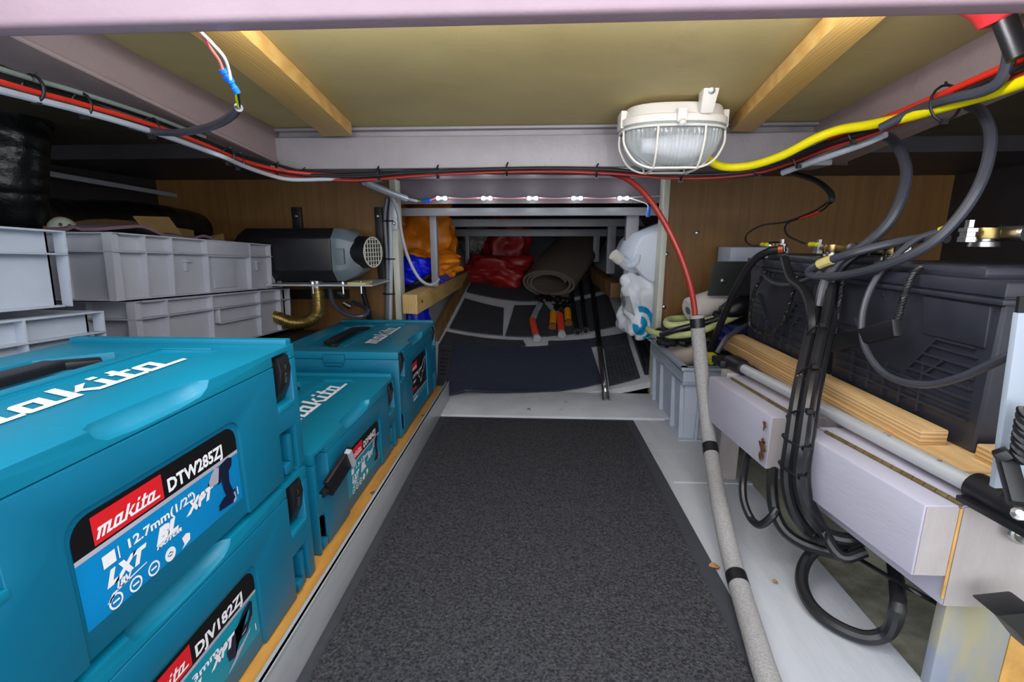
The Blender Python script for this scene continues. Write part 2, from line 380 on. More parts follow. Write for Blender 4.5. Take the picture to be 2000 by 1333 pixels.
# ------------------------------------------------------------------ lamps that the place has: LED strings (their modules are built further down)
LED_BACK = [PY(u, 387, 1.57) for u in (863, 951, 1040, 1127, 1217)]
LED_FRONT = [V(x, 0.514, 0.757) for x in (-0.28, -0.12, 0.04, 0.20, 0.34)]
def point(name, loc, power, r=0.012, col=(0.92,0.96,1.0)):
    l = bpy.data.lights.new(name, 'POINT'); l.energy = power; l.shadow_soft_size = r; l.color = col
    o = bpy.data.objects.new(name, l); C.objects.link(o); o.location = loc; return o
for q in LED_BACK: point('led_light', q+V(0,-0.016,-0.006), 0.055)
for q in LED_FRONT: point('led_light', q+V(0,0.02,-0.012), 0.5)

# ------------------------------------------------------------------ the setting
HX = 1.24
o = MB().box((-HX,-0.6,-0.02),(0.468,1.13,0)).build('floor', M_floor); struct(o, 'grey painted steel floor of the engine hold'); FL = o
MB().box((-HX,1.132,-0.02),(0.468,1.335,0.0005)).build('floor_plate', M_floor, FL)
MB().box((0.30,0.968,0.0),(0.468,0.974,0.003)).build('weld_seam', M_floor, FL)
o = MB().box((-0.62,1.335,-0.02),(0.60,1.565,0.006)).build('trim_1', M_plank, bevel=0.002); struct(o, 'light grey painted cross plank in front of the stern slope')
o = MB().grid(lambda a,b: V(0.466+a*(HX-0.466), -0.6+b*2.2, -0.035+0.20*max(0,a-0.15)), 8, 8, thick=(0,0,-0.02)).build('floor', M_bilge); struct(o, 'stained hull plate below the battery shelf')
def slope_pt(a, b):
    x = -0.95+1.9*a; y = 1.565+b*1.75; return V(x, y, slope_z(x, max(y,1.58))-0.004)
o = MB().grid(slope_pt, 24, 24, thick=(0,0,-0.02)).build('floor', M_sfloor); struct(o, 'grey painted stern plate curving up to the back'); ST = o
def drape(poly, nu, nv, lift, th):        # four pixel corners BL BR TR TL on the stern slope
    bl, br, tr, tl = [PS(*p) for p in poly]
    def fn(a, b):
        p = (bl*(1-a)+br*a)*(1-b)+(tl*(1-a)+tr*a)*b
        return V(p.x, p.y, slope_z(p.x, p.y)+lift)
    return MB().grid(fn, nu, nv, thick=(0,0,-th))
for poly, m, lf in [(((872,764),(1176,752),(1150,669),(886,672)), M_carpetb, 0.010),
        (((878,643),(982,657),(984,604),(908,585)), M_tile, 0.006), (((987,658),(1209,637),(1186,576),(1005,599)), M_tile, 0.006),
        (((911,572),(1017,590),(1017,541),(929,533)), M_tile, 0.006), (((1017,590),(1180,569),(1172,533),(1017,541)), M_tile, 0.006),
        (((857,677),(1027,677),(1022,667),(872,650)), M_tile, 0.005), (((1070,682),(1180,676),(1224,653),(1071,668)), M_tile, 0.005),
        (((1190,756),(1250,740),(1229,677),(1180,686)), M_tile, 0.006), (((1180,684),(1229,675),(1223,652),(1160,662)), M_tile, 0.005),
        (((853,753),(872,755),(884,680),(857,679)), M_tile, 0.005)]:
    drape(poly, 8, 6, lf, 0.004).build('mat_tile', m, ST)
# rows of small drain holes pressed into the right-hand rubber tile and the left one
hb = MB()
for (bl, br, tr, tl), nx, ny in [(((1196,748),(1244,735),(1226,684),(1186,692)), 6, 9), (((858,745),(868,746),(880,686),(862,684)), 3, 8)]:
    for i in range(nx):
        for j in range(ny):
            a = (i+.5)/nx; b = (j+.5)/ny
            u = (bl[0]*(1-a)+br[0]*a)*(1-b)+(tl[0]*(1-a)+tr[0]*a)*b; v = (bl[1]*(1-a)+br[1]*a)*(1-b)+(tl[1]*(1-a)+tr[1]*a)*b
            p = PS(u, v); p.z = slope_z(p.x, p.y)+0.0062
            hb.add([p+V(0.004*math.cos(k*1.05), 0.005*math.sin(k*1.05), 0.0016*math.sin(k*1.05)) for k in range(6)], [tuple(range(6))])
hb.build('drain_hole', M_ddark, ST, kind='stuff')
sp = [(856,668),(926,535)]
a, b = PS(*sp[0]), PS(*sp[1])
o = MB().bar(a+V(-0.012,0,0.022), b+V(-0.012,0,0.022), 0.022, 0.05).build('trim_2', M_woodd, bevel=0.002); struct(o, 'brown wooden batten edging the stern mats')
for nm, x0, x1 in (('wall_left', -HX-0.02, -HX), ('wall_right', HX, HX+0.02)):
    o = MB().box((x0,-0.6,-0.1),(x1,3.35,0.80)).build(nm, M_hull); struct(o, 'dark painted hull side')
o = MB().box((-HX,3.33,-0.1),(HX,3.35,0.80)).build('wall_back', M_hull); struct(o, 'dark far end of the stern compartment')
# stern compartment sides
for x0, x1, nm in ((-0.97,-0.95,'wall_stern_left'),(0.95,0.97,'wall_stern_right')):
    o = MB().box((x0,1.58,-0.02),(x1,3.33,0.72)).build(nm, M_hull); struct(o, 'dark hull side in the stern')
o = MB().box((-HX-0.02,-0.6,-0.14),(HX+0.02,3.35,-0.12)).build('floor', M_hull); struct(o, 'unseen dark plate added under everything to stop light leaks')  # unseen closing plate, added so sky light cannot leak in from below
# decks overhead
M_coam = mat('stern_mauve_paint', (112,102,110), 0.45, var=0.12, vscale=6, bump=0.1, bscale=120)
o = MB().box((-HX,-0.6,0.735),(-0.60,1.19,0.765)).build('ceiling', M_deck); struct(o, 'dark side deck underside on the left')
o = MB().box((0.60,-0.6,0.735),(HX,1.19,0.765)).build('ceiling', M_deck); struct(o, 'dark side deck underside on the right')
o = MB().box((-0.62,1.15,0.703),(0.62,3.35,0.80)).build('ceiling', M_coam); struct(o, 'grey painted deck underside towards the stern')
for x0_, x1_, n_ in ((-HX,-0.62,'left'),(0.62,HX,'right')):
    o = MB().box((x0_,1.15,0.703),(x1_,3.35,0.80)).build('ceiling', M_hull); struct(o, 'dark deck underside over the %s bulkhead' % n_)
# hatch board
def cz(y): return 0.758+0.062*(1.1-y)
o = MB().hexa([V(-0.63,0.495,cz(0.495)),V(0.63,0.495,cz(0.495)),V(0.63,1.15,cz(1.15)),V(-0.63,1.15,cz(1.15)),V(-0.63,0.495,cz(0.495)+0.014),V(0.63,0.495,cz(0.495)+0.014),V(0.63,1.15,cz(1.15)+0.014),V(-0.63,1.15,cz(1.15)+0.014)]).build('ceiling', M_ply); struct(o, 'olive tan plywood deck board overhead'); CE = o
for (xa, xb), (xc, xd), m in (((-0.462,-0.398),(-0.411,-0.348),M_pine), ((0.393,0.441),(0.326,0.374),M_pine)):
    y0, y1 = 0.51, 1.075; t = 0.026
    p = [V(xc,y0,cz(y0)-t),V(xd,y0,cz(y0)-t),V(xb,y1,cz(y1)-t),V(xa,y1,cz(y1)-t),V(xc,y0,cz(y0)),V(xd,y0,cz(y0)),V(xb,y1,cz(y1)),V(xa,y1,cz(y1))]
    MB().hexa(p).build('batten', m, CE, bevel=0.002)
# hatch frame
def bz(y): return 0.680+0.10*(1.1-y)
for s, i in ((-1,3),(1,4)):
    xi, xo = s*0.582, s*0.665; y0, y1 = 0.20, 1.13
    xs = sorted((xi, xo))
    p = [V(xs[0],y0,bz(y0)),V(xs[1],y0,bz(y0)),V(xs[1],y1,bz(y1)),V(xs[0],y1,bz(y1)),V(xs[0],y0,cz(y0)+0.002),V(xs[1],y0,cz(y0)+0.002),V(xs[1],y1,cz(y1)+0.002),V(xs[0],y1,cz(y1)+0.002)]
    lip = [V(q.x+(-s*0.006 if abs(abs(q.x)-0.582) < 1e-6 else 0), q.y, q.z) for q in p]
    for k in range(4): lip[4+k].z = lip[k].z+0.007
    o = MB().hexa(p).hexa(lip).build('trim_%d' % i, M_side, bevel=0.004, seg=3); struct(o, 'mauve grey painted side channel of the deck hatch, %s' % ('left' if s < 0 else 'right'))
mb = MB().box((-0.60,1.10,0.670),(0.62,1.18,0.737)).box((-0.60,1.118,0.735),(0.62,1.18,0.757)).box((-0.60,1.10,0.750),(0.62,1.118,0.757))
o = mb.build('trim_5', M_beam, bevel=0.004, seg=3); struct(o, 'grey painted crossbeam at the far edge of the hatch')
mb = MB().box((-0.80,0.480,0.716),(0.80,0.506,0.90))
o = mb.build('trim_6', M_beamp, bevel=0.006, seg=4); struct(o, 'pinkish painted near beam overhead')
# bulkheads with cream corner angles
o = MB().box((-HX,1.565,-0.02),(-0.452,1.58,0.705)).build('wall_rear_left', M_bulk); struct(o, 'brown plywood bulkhead behind the heater'); BL = o
o = MB().box((0.392,1.565,-0.02),(HX,1.58,0.705)).build('wall_rear_right', M_bulk); struct(o, 'brown plywood bulkhead behind the batteries'); BR = o
o = MB().box((-0.466,1.545,0.0),(-0.446,1.60,0.70)).build('trim_7', M_cream, bevel=0.002); struct(o, 'cream painted angle post at the left bulkhead edge'); PL = o
o = MB().box((0.384,1.545,0.0),(0.402,1.60,0.703)).build('trim_8', M_cream, bevel=0.002); struct(o, 'cream painted angle post at the right bulkhead edge'); PR = o
sx = PY(778,400,1.535); MB().box((-0.462,1.537,0.545),(-0.444,1.5455,0.655)).build('bracket', M_alu, PL, bevel=0.001)
for z in (0.565, 0.635): MB().lathe([(0.0055,0),(0.0055,0.002),(0.003,0.004)], V(-0.453,1.537,z), (0,-1,0), 10).build('screw', M_steel, PL)
for b, u, v in ((BR,1362,455),(BR,1302,497),(BR,1297,600)):
    q = PY(u, v, 1.565); MB().lathe([(0.0065,0),(0.0065,0.002),(0.003,0.004)], q, (0,-1,0), 10).build('screw', M_steel, b)
# stern framing
st = [('trim_9','coaming plate behind the strip of lights',[((-0.62,1.60,0.628),(0.62,1.612,0.703))]),
      ('trim_10','cross rail of the first stern frame',[((-0.62,1.64,0.592),(0.62,1.675,0.616)),((-0.62,1.64,0.612),(0.62,1.69,0.618))])]
for n, l, bs in st:
    mb = MB()
    for lo, hi in bs: mb.box(lo, hi)
    struct(mb.build(n, M_sternbeam if n == 'trim_10' else M_coam, bevel=0.002), l)
def vpost(u0, u1, v0, v1, Y, n, lab, d=0.03):
    a = PY(u0, v0, Y); b = PY(u1, v1, Y)
    z0 = max(slope_z(a.x, Y), 0) if v1 > 510 else b.z
    o = MB().box((a.x, Y, b.z if v1 < 999 else z0), (b.x, Y+d, a.z)).build(n, M_sternbeam, bevel=0.002); struct(o, lab)
vpost(838,856,412,560,1.66,'trim_11','grey steel post of the first stern frame, left')
vpost(1225,1241,408,565,1.66,'trim_12','grey steel post of the first stern frame, right')
for i, (v0, v1, Y, xw) in enumerate([(428,443,2.05,0.9),(448,462,2.5,0.9)]):
    a = PY(1000, v0, Y); b = PY(1000, v1, Y)
    o = MB().box((-xw, Y, b.z), (xw, Y+0.03, a.z)).build('trim_%d' % (13+i), M_sternbeam, bevel=0.002); struct(o, 'cross rail of the %s stern frame' % ('second','third')[i])
vpost(880,890,440,520,2.06,'trim_15','grey post of the second stern frame, left')
vpost(1188,1200,432,535,2.06,'trim_16','grey post of the second stern frame, right')
vpost(908,917,460,520,2.51,'trim_17','grey post of the third stern frame, left')
vpost(1160,1170,450,512,2.51,'trim_18','grey post of the third stern frame, right')
# shelf under the crates
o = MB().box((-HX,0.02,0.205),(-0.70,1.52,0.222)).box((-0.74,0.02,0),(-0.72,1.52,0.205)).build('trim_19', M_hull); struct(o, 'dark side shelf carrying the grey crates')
# hull stringer in the dark on the left with a light strip
o = MB().bar(PX(62,334,-1.18), PX(345,383,-1.18), 0.012, 0.012).build('trim_20', M_clgry); struct(o, 'pale conduit along the dark left hull side')
# ------------------------------------------------------------------ carpet runner
t = thing('carpet_runner', 'black carpet runner with a rubber border along the middle of the floor', 'carpet', (0,0.45,0))
MB().hexa([V(-0.30,-0.3,0.0005),V(0.30,-0.3,0.0005),V(0.282,1.322,0.001),V(-0.297,1.322,0.001),V(-0.30,-0.3,0.004),V(0.30,-0.3,0.004),V(0.282,1.322,0.004),V(-0.297,1.322,0.004)]).build('border', M_rubber, t)
MB().grid(lambda a,b: V((-0.262+a*0.52)*(1+0.02*(1-b)), -0.3+b*1.60, 0.009+0.0012*noise.noise(V(a*60,b*150,0))), 60, 120, thick=(0,0,-0.0065)).build('pile', M_carpet, t)

# ------------------------------------------------------------------ tray with aluminium edge under the tool cases
t = thing('tray_board', 'varnished ply tray board with an aluminium edge strip under the teal cases', 'tray', (-0.45,0.6,0))
MB().box((-0.66,-0.12,0.030),(-0.292,1.465,0.053)).build('board', M_tray, t, bevel=0.001)
MB().box((-0.286,-0.12,0.002),(-0.281,1.47,0.068)).box((-0.292,-0.12,0.006),(-0.284,1.47,0.022)).box((-0.290,-0.12,0.0625),(-0.2805,1.47,0.068)).build('edge_strip', M_alu, t, bevel=0.0008)
MB().box((-0.64,-0.1,0.0),(-0.30,1.45,0.030)).build('bearer', M_woodd, t)
for y in (0.80, 1.20): MB().lathe([(0.006,0),(0.006,0.001),(0.002,0.002)], V(-0.301,y,0.053), (0,0,1), 12).build('screw', M_steel, t)

# ------------------------------------------------------------------ tool cases
def case_common(h):
    L, W = 0.402, 0.296
    return L, W
def toolcase(label, x, y, z, h, kind, open_latch=False):
    L, W = 0.402, 0.296
    t = thing('tool_case', label, 'tool case', (x, y, z), 'teal stacking tool cases on the left tray')
    T = Matrix.Translation(V(x, y, z))
    s = h-0.024
    LY0, LY1, LZ0, LZ1 = (0.088, 0.270, 0.022, 0.106) if kind != 'saw' else (0.118, 0.275, 0.045, 0.155)
    if kind == 'drill': LY0, LY1 = 0.118, 0.286
    def build(mb, n, m, par, **k): return mb.xf(T).build(n, m, par, **k)
    cuts = []
    for yy, fy in (((L-0.052, L-0.012), (L-0.054, L-0.016)), ((0.008, 0.046), (0.005, 0.028))):       # latch pockets and stacking foot pockets on the front
        cuts.append(MB().box((-0.022, yy[0], h-0.078), (0.02, yy[1], h+0.02)))
        cuts.append(MB().box((-0.020, fy[0], -0.01), (0.02, fy[1], 0.06)))
        cuts.append(MB().box((-W-0.02, yy[0], h-0.078), (-W+0.022, yy[1], h+0.02)))
    rr = 0.016
    def rrect(y0, y1, z0, z1, top):
        pts = [(y0, z0), (y1, z0)]
        for c, a0 in (((y1-rr, z1-rr), 0), ((y0+rr, z1-rr), 90)):
            pts += [(c[0]+rr*math.cos(math.radians(a0+k*15)), c[1]+rr*math.sin(math.radians(a0+k*15))) for k in range(7)]
        return pts
    outline = rrect(LY0-0.005, LY1+0.005, LZ0-0.03, LZ1+0.005, True)
    cuts.append(MB().prism([V(-0.003, p[0], p[1]) for p in outline], V(0.02,0,0)))
    body = MB().box((-W, 0, 0), (0, L, s))
    sc = [c.xf(T) for c in cuts]
    # arched hollow on each short side
    arch = MB().prism([V(-0.07,-0.01,0.02),V(-0.225,-0.01,0.02),V(-0.225,-0.01,s-0.05),V(-0.205,-0.01,s-0.035),V(-0.09,-0.01,s-0.035),V(-0.07,-0.01,s-0.05)], V(0,0.014,0)).xf(T)
    b = build(body, 'body', M_teal, t, bevel=0.003, cut=sc+[arch])
    # lid with logo recess, handle recess and the long finger scoop on the front edge
    lid = MB().box((-W, 0.0, s+0.0012), (-0.001, L, h-0.006)).box((-W+0.006, 0.0, h-0.0075), (-0.004, 0.012, h+0.001)).box((-W+0.006, L-0.012, h-0.0075), (-0.004, L, h+0.001))
    scoop = MB().tube([V(-0.002,0.125,h-0.002),V(-0.002,0.215,h-0.002)], 0.016, 20, smooth=0)
    scoop.blob(V(-0.002,0.125,h-0.002), (0.016,0.014,0.016), 20, 12, amp=0); sc2 = MB().blob(V(-0.002,0.215,h-0.002), (0.016,0.014,0.016), 20, 12, amp=0)
    scp = MB().tube([V(0.001,0.114,h-0.003),V(0.001,0.118,h-0.003),V(0.001,0.128,h-0.003),V(0.001,0.155,h-0.003),V(0.001,0.200,h-0.003),V(0.001,0.227,h-0.003),V(0.001,0.237,h-0.003),V(0.001,0.241,h-0.003)], [0.003,0.010,0.0155,0.0175,0.0175,0.0155,0.010,0.003], 20, smooth=0)
    lc = [scp, MB().box((-0.142,0.06,h-0.0082),(-0.072,0.358,h+0.02)), MB().prism([V(-0.165,0.05,h-0.02),V(-0.245,0.05,h-0.02),V(-0.245,0.30,h-0.02),V(-0.19,0.345,h-0.02),V(-0.165,0.345,h-0.02)], V(0,0,0.05))]
    lc += [MB().box((-0.022, q[0], s-0.01), (0.02, q[1], h-0.012)) for q in ((L-0.052, L-0.012), (0.008, 0.046))]
    build(lid, 'lid', M_teal2, t, bevel=0.0014, cut=[c.xf(T) for c in lc])
    # ridges framing the logo, catch on the near short side
    build(MB().box((-0.1475,0.055,h-0.0065),(-0.1435,0.362,h-0.0035)).box((-0.15,0.359,h-0.0065),(-0.08,0.362,h-0.0035)), 'ridge', M_teal2, t, bevel=0.001)
    build(MB().box((-0.175,-0.006,s-0.008),(-0.125,0.001,s+0.012)).box((-0.17,-0.0065,s-0.014),(-0.13,0.001,s-0.009)), 'catch', M_teal, t, bevel=0.001)
    # latches
    for yy in (L-0.051, 0.008):
        for back in (0, 1):
            fx = -0.001 if not back else -W+0.001; d = 1 if not back else -1
            q = MB()
            op = open_latch and yy < 0.1 and not back
            if op:
                q.bar(V(0.004, 0.03, h-0.076), V(0.019, 0.092, h-0.046), 0.034, 0.008, up=(1,0,0)).cyl(V(0.001,0.018,h-0.078), V(0.001,0.05,h-0.078), 0.006, seg=10)
                build(q, 'latch', M_black, t, bevel=0.0015)
                build(MB().bar(V(0.0195,0.079,h-0.0525), V(0.0205,0.087,h-0.0485), 0.0345, 0.009, up=(1,0,0)), 'latch_tip', M_clgry, t)
                continue
            pr = [(fx-d*0.016,h-0.014),(fx-d*0.001,h-0.017),(fx+d*0.0015,h-0.034),(fx-d*0.002,h-0.056),(fx-d*0.010,h-0.074),(fx-d*0.018,h-0.074)]
            q.prism([V(p[0], yy+0.014, p[1]) for p in pr], V(0,0.024,0))
            q.prism([V(fx-d*0.018,yy+0.001,h-0.018),V(fx-d*0.006,yy+0.001,h-0.022),V(fx-d*0.010,yy+0.001,h-0.05),V(fx-d*0.018,yy+0.001,h-0.07)], V(0,0.013,0))
            lt = build(q, 'latch', M_black, t, bevel=0.0012)
            if not back:
                e = MB(); put_text(e, 'makita', 0.009, V(0.0006,yy+0.0225,h-0.026), V(-0.05,0,-1).normalized(), V(0,1,0), shear=0.3)
                build(e, 'embossing', M_cgry, lt, kind='stuff')
                build(MB().box((-0.018,yy+0.001,h-0.083),(0.001,yy+0.039,h-0.0765)), 'latch_ledge', M_teal2, t, bevel=0.001)
        # little stacking tabs in the foot pockets
        build(MB().box((-0.018,yy+0.003,0.004),(0.0005,yy+0.016,0.016)).box((-0.018,yy+0.02,0.0),(-0.003,yy+0.028,0.05)), 'foot_tab', M_teal, t, bevel=0.001)
    # handle
    hb = MB().bar(V(-0.178,0.315,h-0.010), V(-0.205,0.285,h-0.007), 0.02, 0.009).bar(V(-0.205,0.29,h-0.007), V(-0.205,0.10,h-0.007), 0.028, 0.010).bar(V(-0.205,0.105,h-0.007), V(-0.178,0.075,h-0.010), 0.02, 0.009)
    build(hb, 'handle', M_black, t, bevel=0.002)
    build(MB().box((-0.243,0.052,h-0.0238),(-0.167,0.298,h-0.0215)), 'recess_liner', M_blackr, t)
    # raised white logo on the lid
    lg = MB(); put_logo(lg, V(-0.083, 0.096 if kind != 'drill' else 0.116, h-0.0082), V(0,1,0), V(-1,0,0), 0.238, lift=0.0008, hk=1.25)
    build(lg, 'lid_logo', M_white, t, weld=False)
    # label on the front
    w, hh = LY1-LY0, LZ1-LZ0; px = -0.0028
    def lp(a, b, lift=0.0): return V(px+lift, LY0+a*w, LZ0+b*hh)
    ol = rrect(LY0, LY1, LZ0, LZ1, True)
    lab = build(MB().add([V(px, p[0], p[1]) for p in ol], [tuple(range(len(ol)))]), 'label', M_lblue if kind == 'wrench' else (M_lteal if kind != 'saw' else M_lblk), t)
    def poly(mb, pts, lift): return mb.add([lp(a, b, lift) for a, b in pts], [tuple(range(len(pts)))])
    UX, UY = V(0,1,0), V(0,0,1)
    if kind != 'saw':
        zt = LZ0+0.66*hh
        top = [p for p in ol if p[1] > zt]
        bp = [V(px+0.0002, LY1, zt)] + [V(px+0.0002, p[0], p[1]) for p in top] + [V(px+0.0002, LY0, zt)]
        build(MB().add(bp, [tuple(range(len(bp)))]), 'label_band', M_lblk, lab)
        build(poly(MB(), [(0,.62),(1,.62),(1,.665),(0,.665)], 0.0003), 'label_stripe', M_lgrey, lab)
        build(poly(MB(), [(.09,.685),(.45,.685),(.45,.95),(.09,.95)], 0.0004), 'logo_patch', M_red, lab)
        let = MB()
        put_logo(let, lp(.10,.73), UX, UY, w*0.345, lift=0.0006, shear=0.6, hk=1.25)
        put_text(let, {'wrench':'DTW285ZJ','jigsaw':'DJV182ZJ','drill':'DDF484ZJ'}[kind], 0.0165, lp(.475,.715), UX, UY, offset=0.0006, fit=w*0.40, lift=0.0006)
        poly(let, [(.105,.43),(.165,.43),(.165,.55),(.105,.55)], 0.0006)
        poly(let, [(.178,.43),(.184,.43),(.184,.55),(.178,.55)], 0.0006)
        put_text(let, '12.7mm(1/2")' if kind == 'wrench' else '1.5-13mm', 0.0105, lp(.215,.455), UX, UY, offset=0.0003, fit=w*0.42, lift=0.0006)
        put_text(let, 'LXT', 0.0155, lp(.105,.25), UX, UY, offset=0.0011, shear=0.35, fit=w*0.21, lift=0.0006)
        put_text(let, 'BL', 0.0165, lp(.365,.275), UX, UY, offset=0.0013, shear=0.35, fit=w*0.14, lift=0.0006)
        put_text(let, 'MOTOR', 0.0045, lp(.36,.225), UX, UY, offset=0.0003, shear=0.3, fit=w*0.16, lift=0.0006)
        put_text(let, 'XPT', 0.0150, lp(.575,.33), UX, UY, offset=0.0011, shear=0.35, fit=w*0.20, lift=0.0006)
        put_text(let, '18V', 0.0085, lp(.135,.165), UX, UY, offset=0.0004, shear=0.3, lift=0.0006)
        poly(let, [(.09,.10),(.11,.10),(.135,.15),(.30,.19),(.30,.20),(.12,.165)], 0.0006)
        for k in range(5):                                       # row of round and square pictograms
            ca, cb = .13+k*.10, .055
            if k == 4: poly(let, [(ca-.03,cb-.04),(ca-.01,cb),(ca-.02,cb+.08),(ca+.01,cb+.10),(ca+.035,cb+.07),(ca+.03,cb)], 0.0006)
            else:
                n = 14; ro, ri = 0.0062, (0.0046 if k != 3 else 0.0022)
                ctr = lp(ca, cb+.02, 0.0006)
                vs = [ctr+V(0,r*math.cos(6.2832*i/n),r*math.sin(6.2832*i/n)) for r in (ro, ri) for i in range(n)]
                let.add(vs, [(i,(i+1)%n,n+(i+1)%n,n+i) for i in range(n)])
                let.add([ctr+V(0,dy,dz) for dy,dz in ((-.003,-.0008),(.003,-.0008),(.003,.0008),(-.003,.0008))], [(0,1,2,3)])
        poly(let, [(.955,.10),(.962,.10),(.962,.20),(.955,.20)], 0.0006)
        build(let, 'lettering', M_white, lab, weld=False, kind='stuff')
        pic = MB(); pg = MB()
        if kind in ('wrench', 'drill'):
            poly(pic, [(.80,.48),(.90,.46),(.935,.52),(.945,.61),(.91,.645),(.85,.62),(.82,.58)], 0.0005)
            poly(pic, [(.835,.48),(.905,.47),(.90,.33),(.92,.20),(.865,.17),(.845,.30)], 0.0006)
            poly(pic, [(.79,.08),(.90,.05),(.945,.12),(.94,.20),(.84,.20),(.795,.15)], 0.0007)
            poly(pic, [(.805,.40),(.835,.41),(.835,.48),(.81,.46)], 0.0005)
            poly(pic, [(.735,.46),(.77,.48),(.77,.52),(.735,.50)], 0.0005)
            poly(pg, [(.745,.44),(.81,.43),(.83,.60),(.80,.63),(.765,.58),(.74,.51)], 0.0008)
            poly(pg, [(.915,.03),(.94,.06),(.935,.17),(.92,.17),(.93,.09),(.912,.07)], 0.0008)
        else:
            poly(pic, [(.70,.16),(.75,.12),(.77,.22),(.78,.42),(.86,.56),(.93,.60),(.955,.55),(.945,.38),(.90,.30),(.89,.36),(.92,.44),(.92,.52),(.86,.47),(.81,.36),(.80,.26),(.77,.45),(.72,.42),(.69,.30)], 0.0005)
            poly(pic, [(.79,.24),(.88,.24),(.91,.32),(.89,.36),(.82,.38)], 0.00045)
            poly(pg, [(.68,.02),(.76,.06),(.90,.20),(.91,.24),(.80,.16),(.69,.05)], 0.0007)
            poly(pg, [(.74,.08),(.80,.10),(.82,.18),(.77,.16)], 0.0008)
            poly(pg, [(.83,.27),(.87,.29),(.875,.31),(.832,.29)], 0.0008)
        pp = build(pic, 'tool_picture', M_navy, lab, weld=False, kind='stuff')
        build(pg, 'picture_metal', M_lgrey, lab, weld=False, kind='stuff')
    else:
        build(poly(MB(), [(0,.12),(1,.12),(1,.16),(0,.16)], 0.0002), 'label_stripe', M_lgrey, lab)
        build(poly(MB(), [(0,0),(1,0),(1,.12),(0,.12)], 0.0002), 'label_band', M_lteal, lab)
        build(poly(MB(), [(.03,.74),(.36,.74),(.36,.93),(.03,.93)], 0.0003).add([lp(.03,.27,0.0003),lp(.25,.27,0.0003),lp(.25,.33,0.0003),lp(.03,.33,0.0003)], [(0,1,2,3)]), 'logo_patch', M_red, lab)
        let = MB(); put_logo(let, lp(.05,.765), UX, UY, w*0.29, lift=0.0005, shear=0.6, hk=1.3)
        put_text(let, 'LXT BL XPT', 0.0115, lp(.05,.58), UX, UY, offset=0.0006, shear=0.3, fit=w*0.62, lift=0.0005)
        put_text(let, '18V', 0.009, lp(.05,.44), UX, UY, offset=0.0003, fit=w*0.2, lift=0.0005)
        put_text(let, 'makita', 0.010, lp(.04,.025), UX, UY, offset=0.0006, shear=0.3, fit=w*0.26, lift=0.0005)
        outl = [(.42,.50),(.52,.60),(.66,.62),(.78,.74),(.93,.82),(.97,.74),(.86,.62),(.80,.50),(.68,.50),(.64,.34),(.54,.30),(.52,.42)]
        for i in range(len(outl)):
            p, q = lp(*outl[i], 0.0005), lp(*outl[(i+1)%len(outl)], 0.0005); n = (q-p).cross(V(1,0,0)).normalized()*0.0011
            let.add([p-n,q-n,q+n,p+n], [(0,1,2,3)])
        build(let, 'lettering', M_white, lab, weld=False, kind='stuff')
    return t
toolcase('teal stacking tool case with an impact wrench label, topmost of the near stack', -0.312, 0.184, 0.224, 0.169, 'wrench')
toolcase('teal stacking tool case with a jigsaw label, under the wrench case', -0.312, 0.184, 0.0545, 0.168, 'jigsaw')
toolcase('teal tool case with a black front latch hanging open, middle of the row', -0.318, 0.618, 0.0545, 0.168, 'drill', open_latch=True)
toolcase('teal tool case with a black reciprocating saw label, farthest in the row', -0.316, 1.050, 0.0545, 0.215, 'saw')

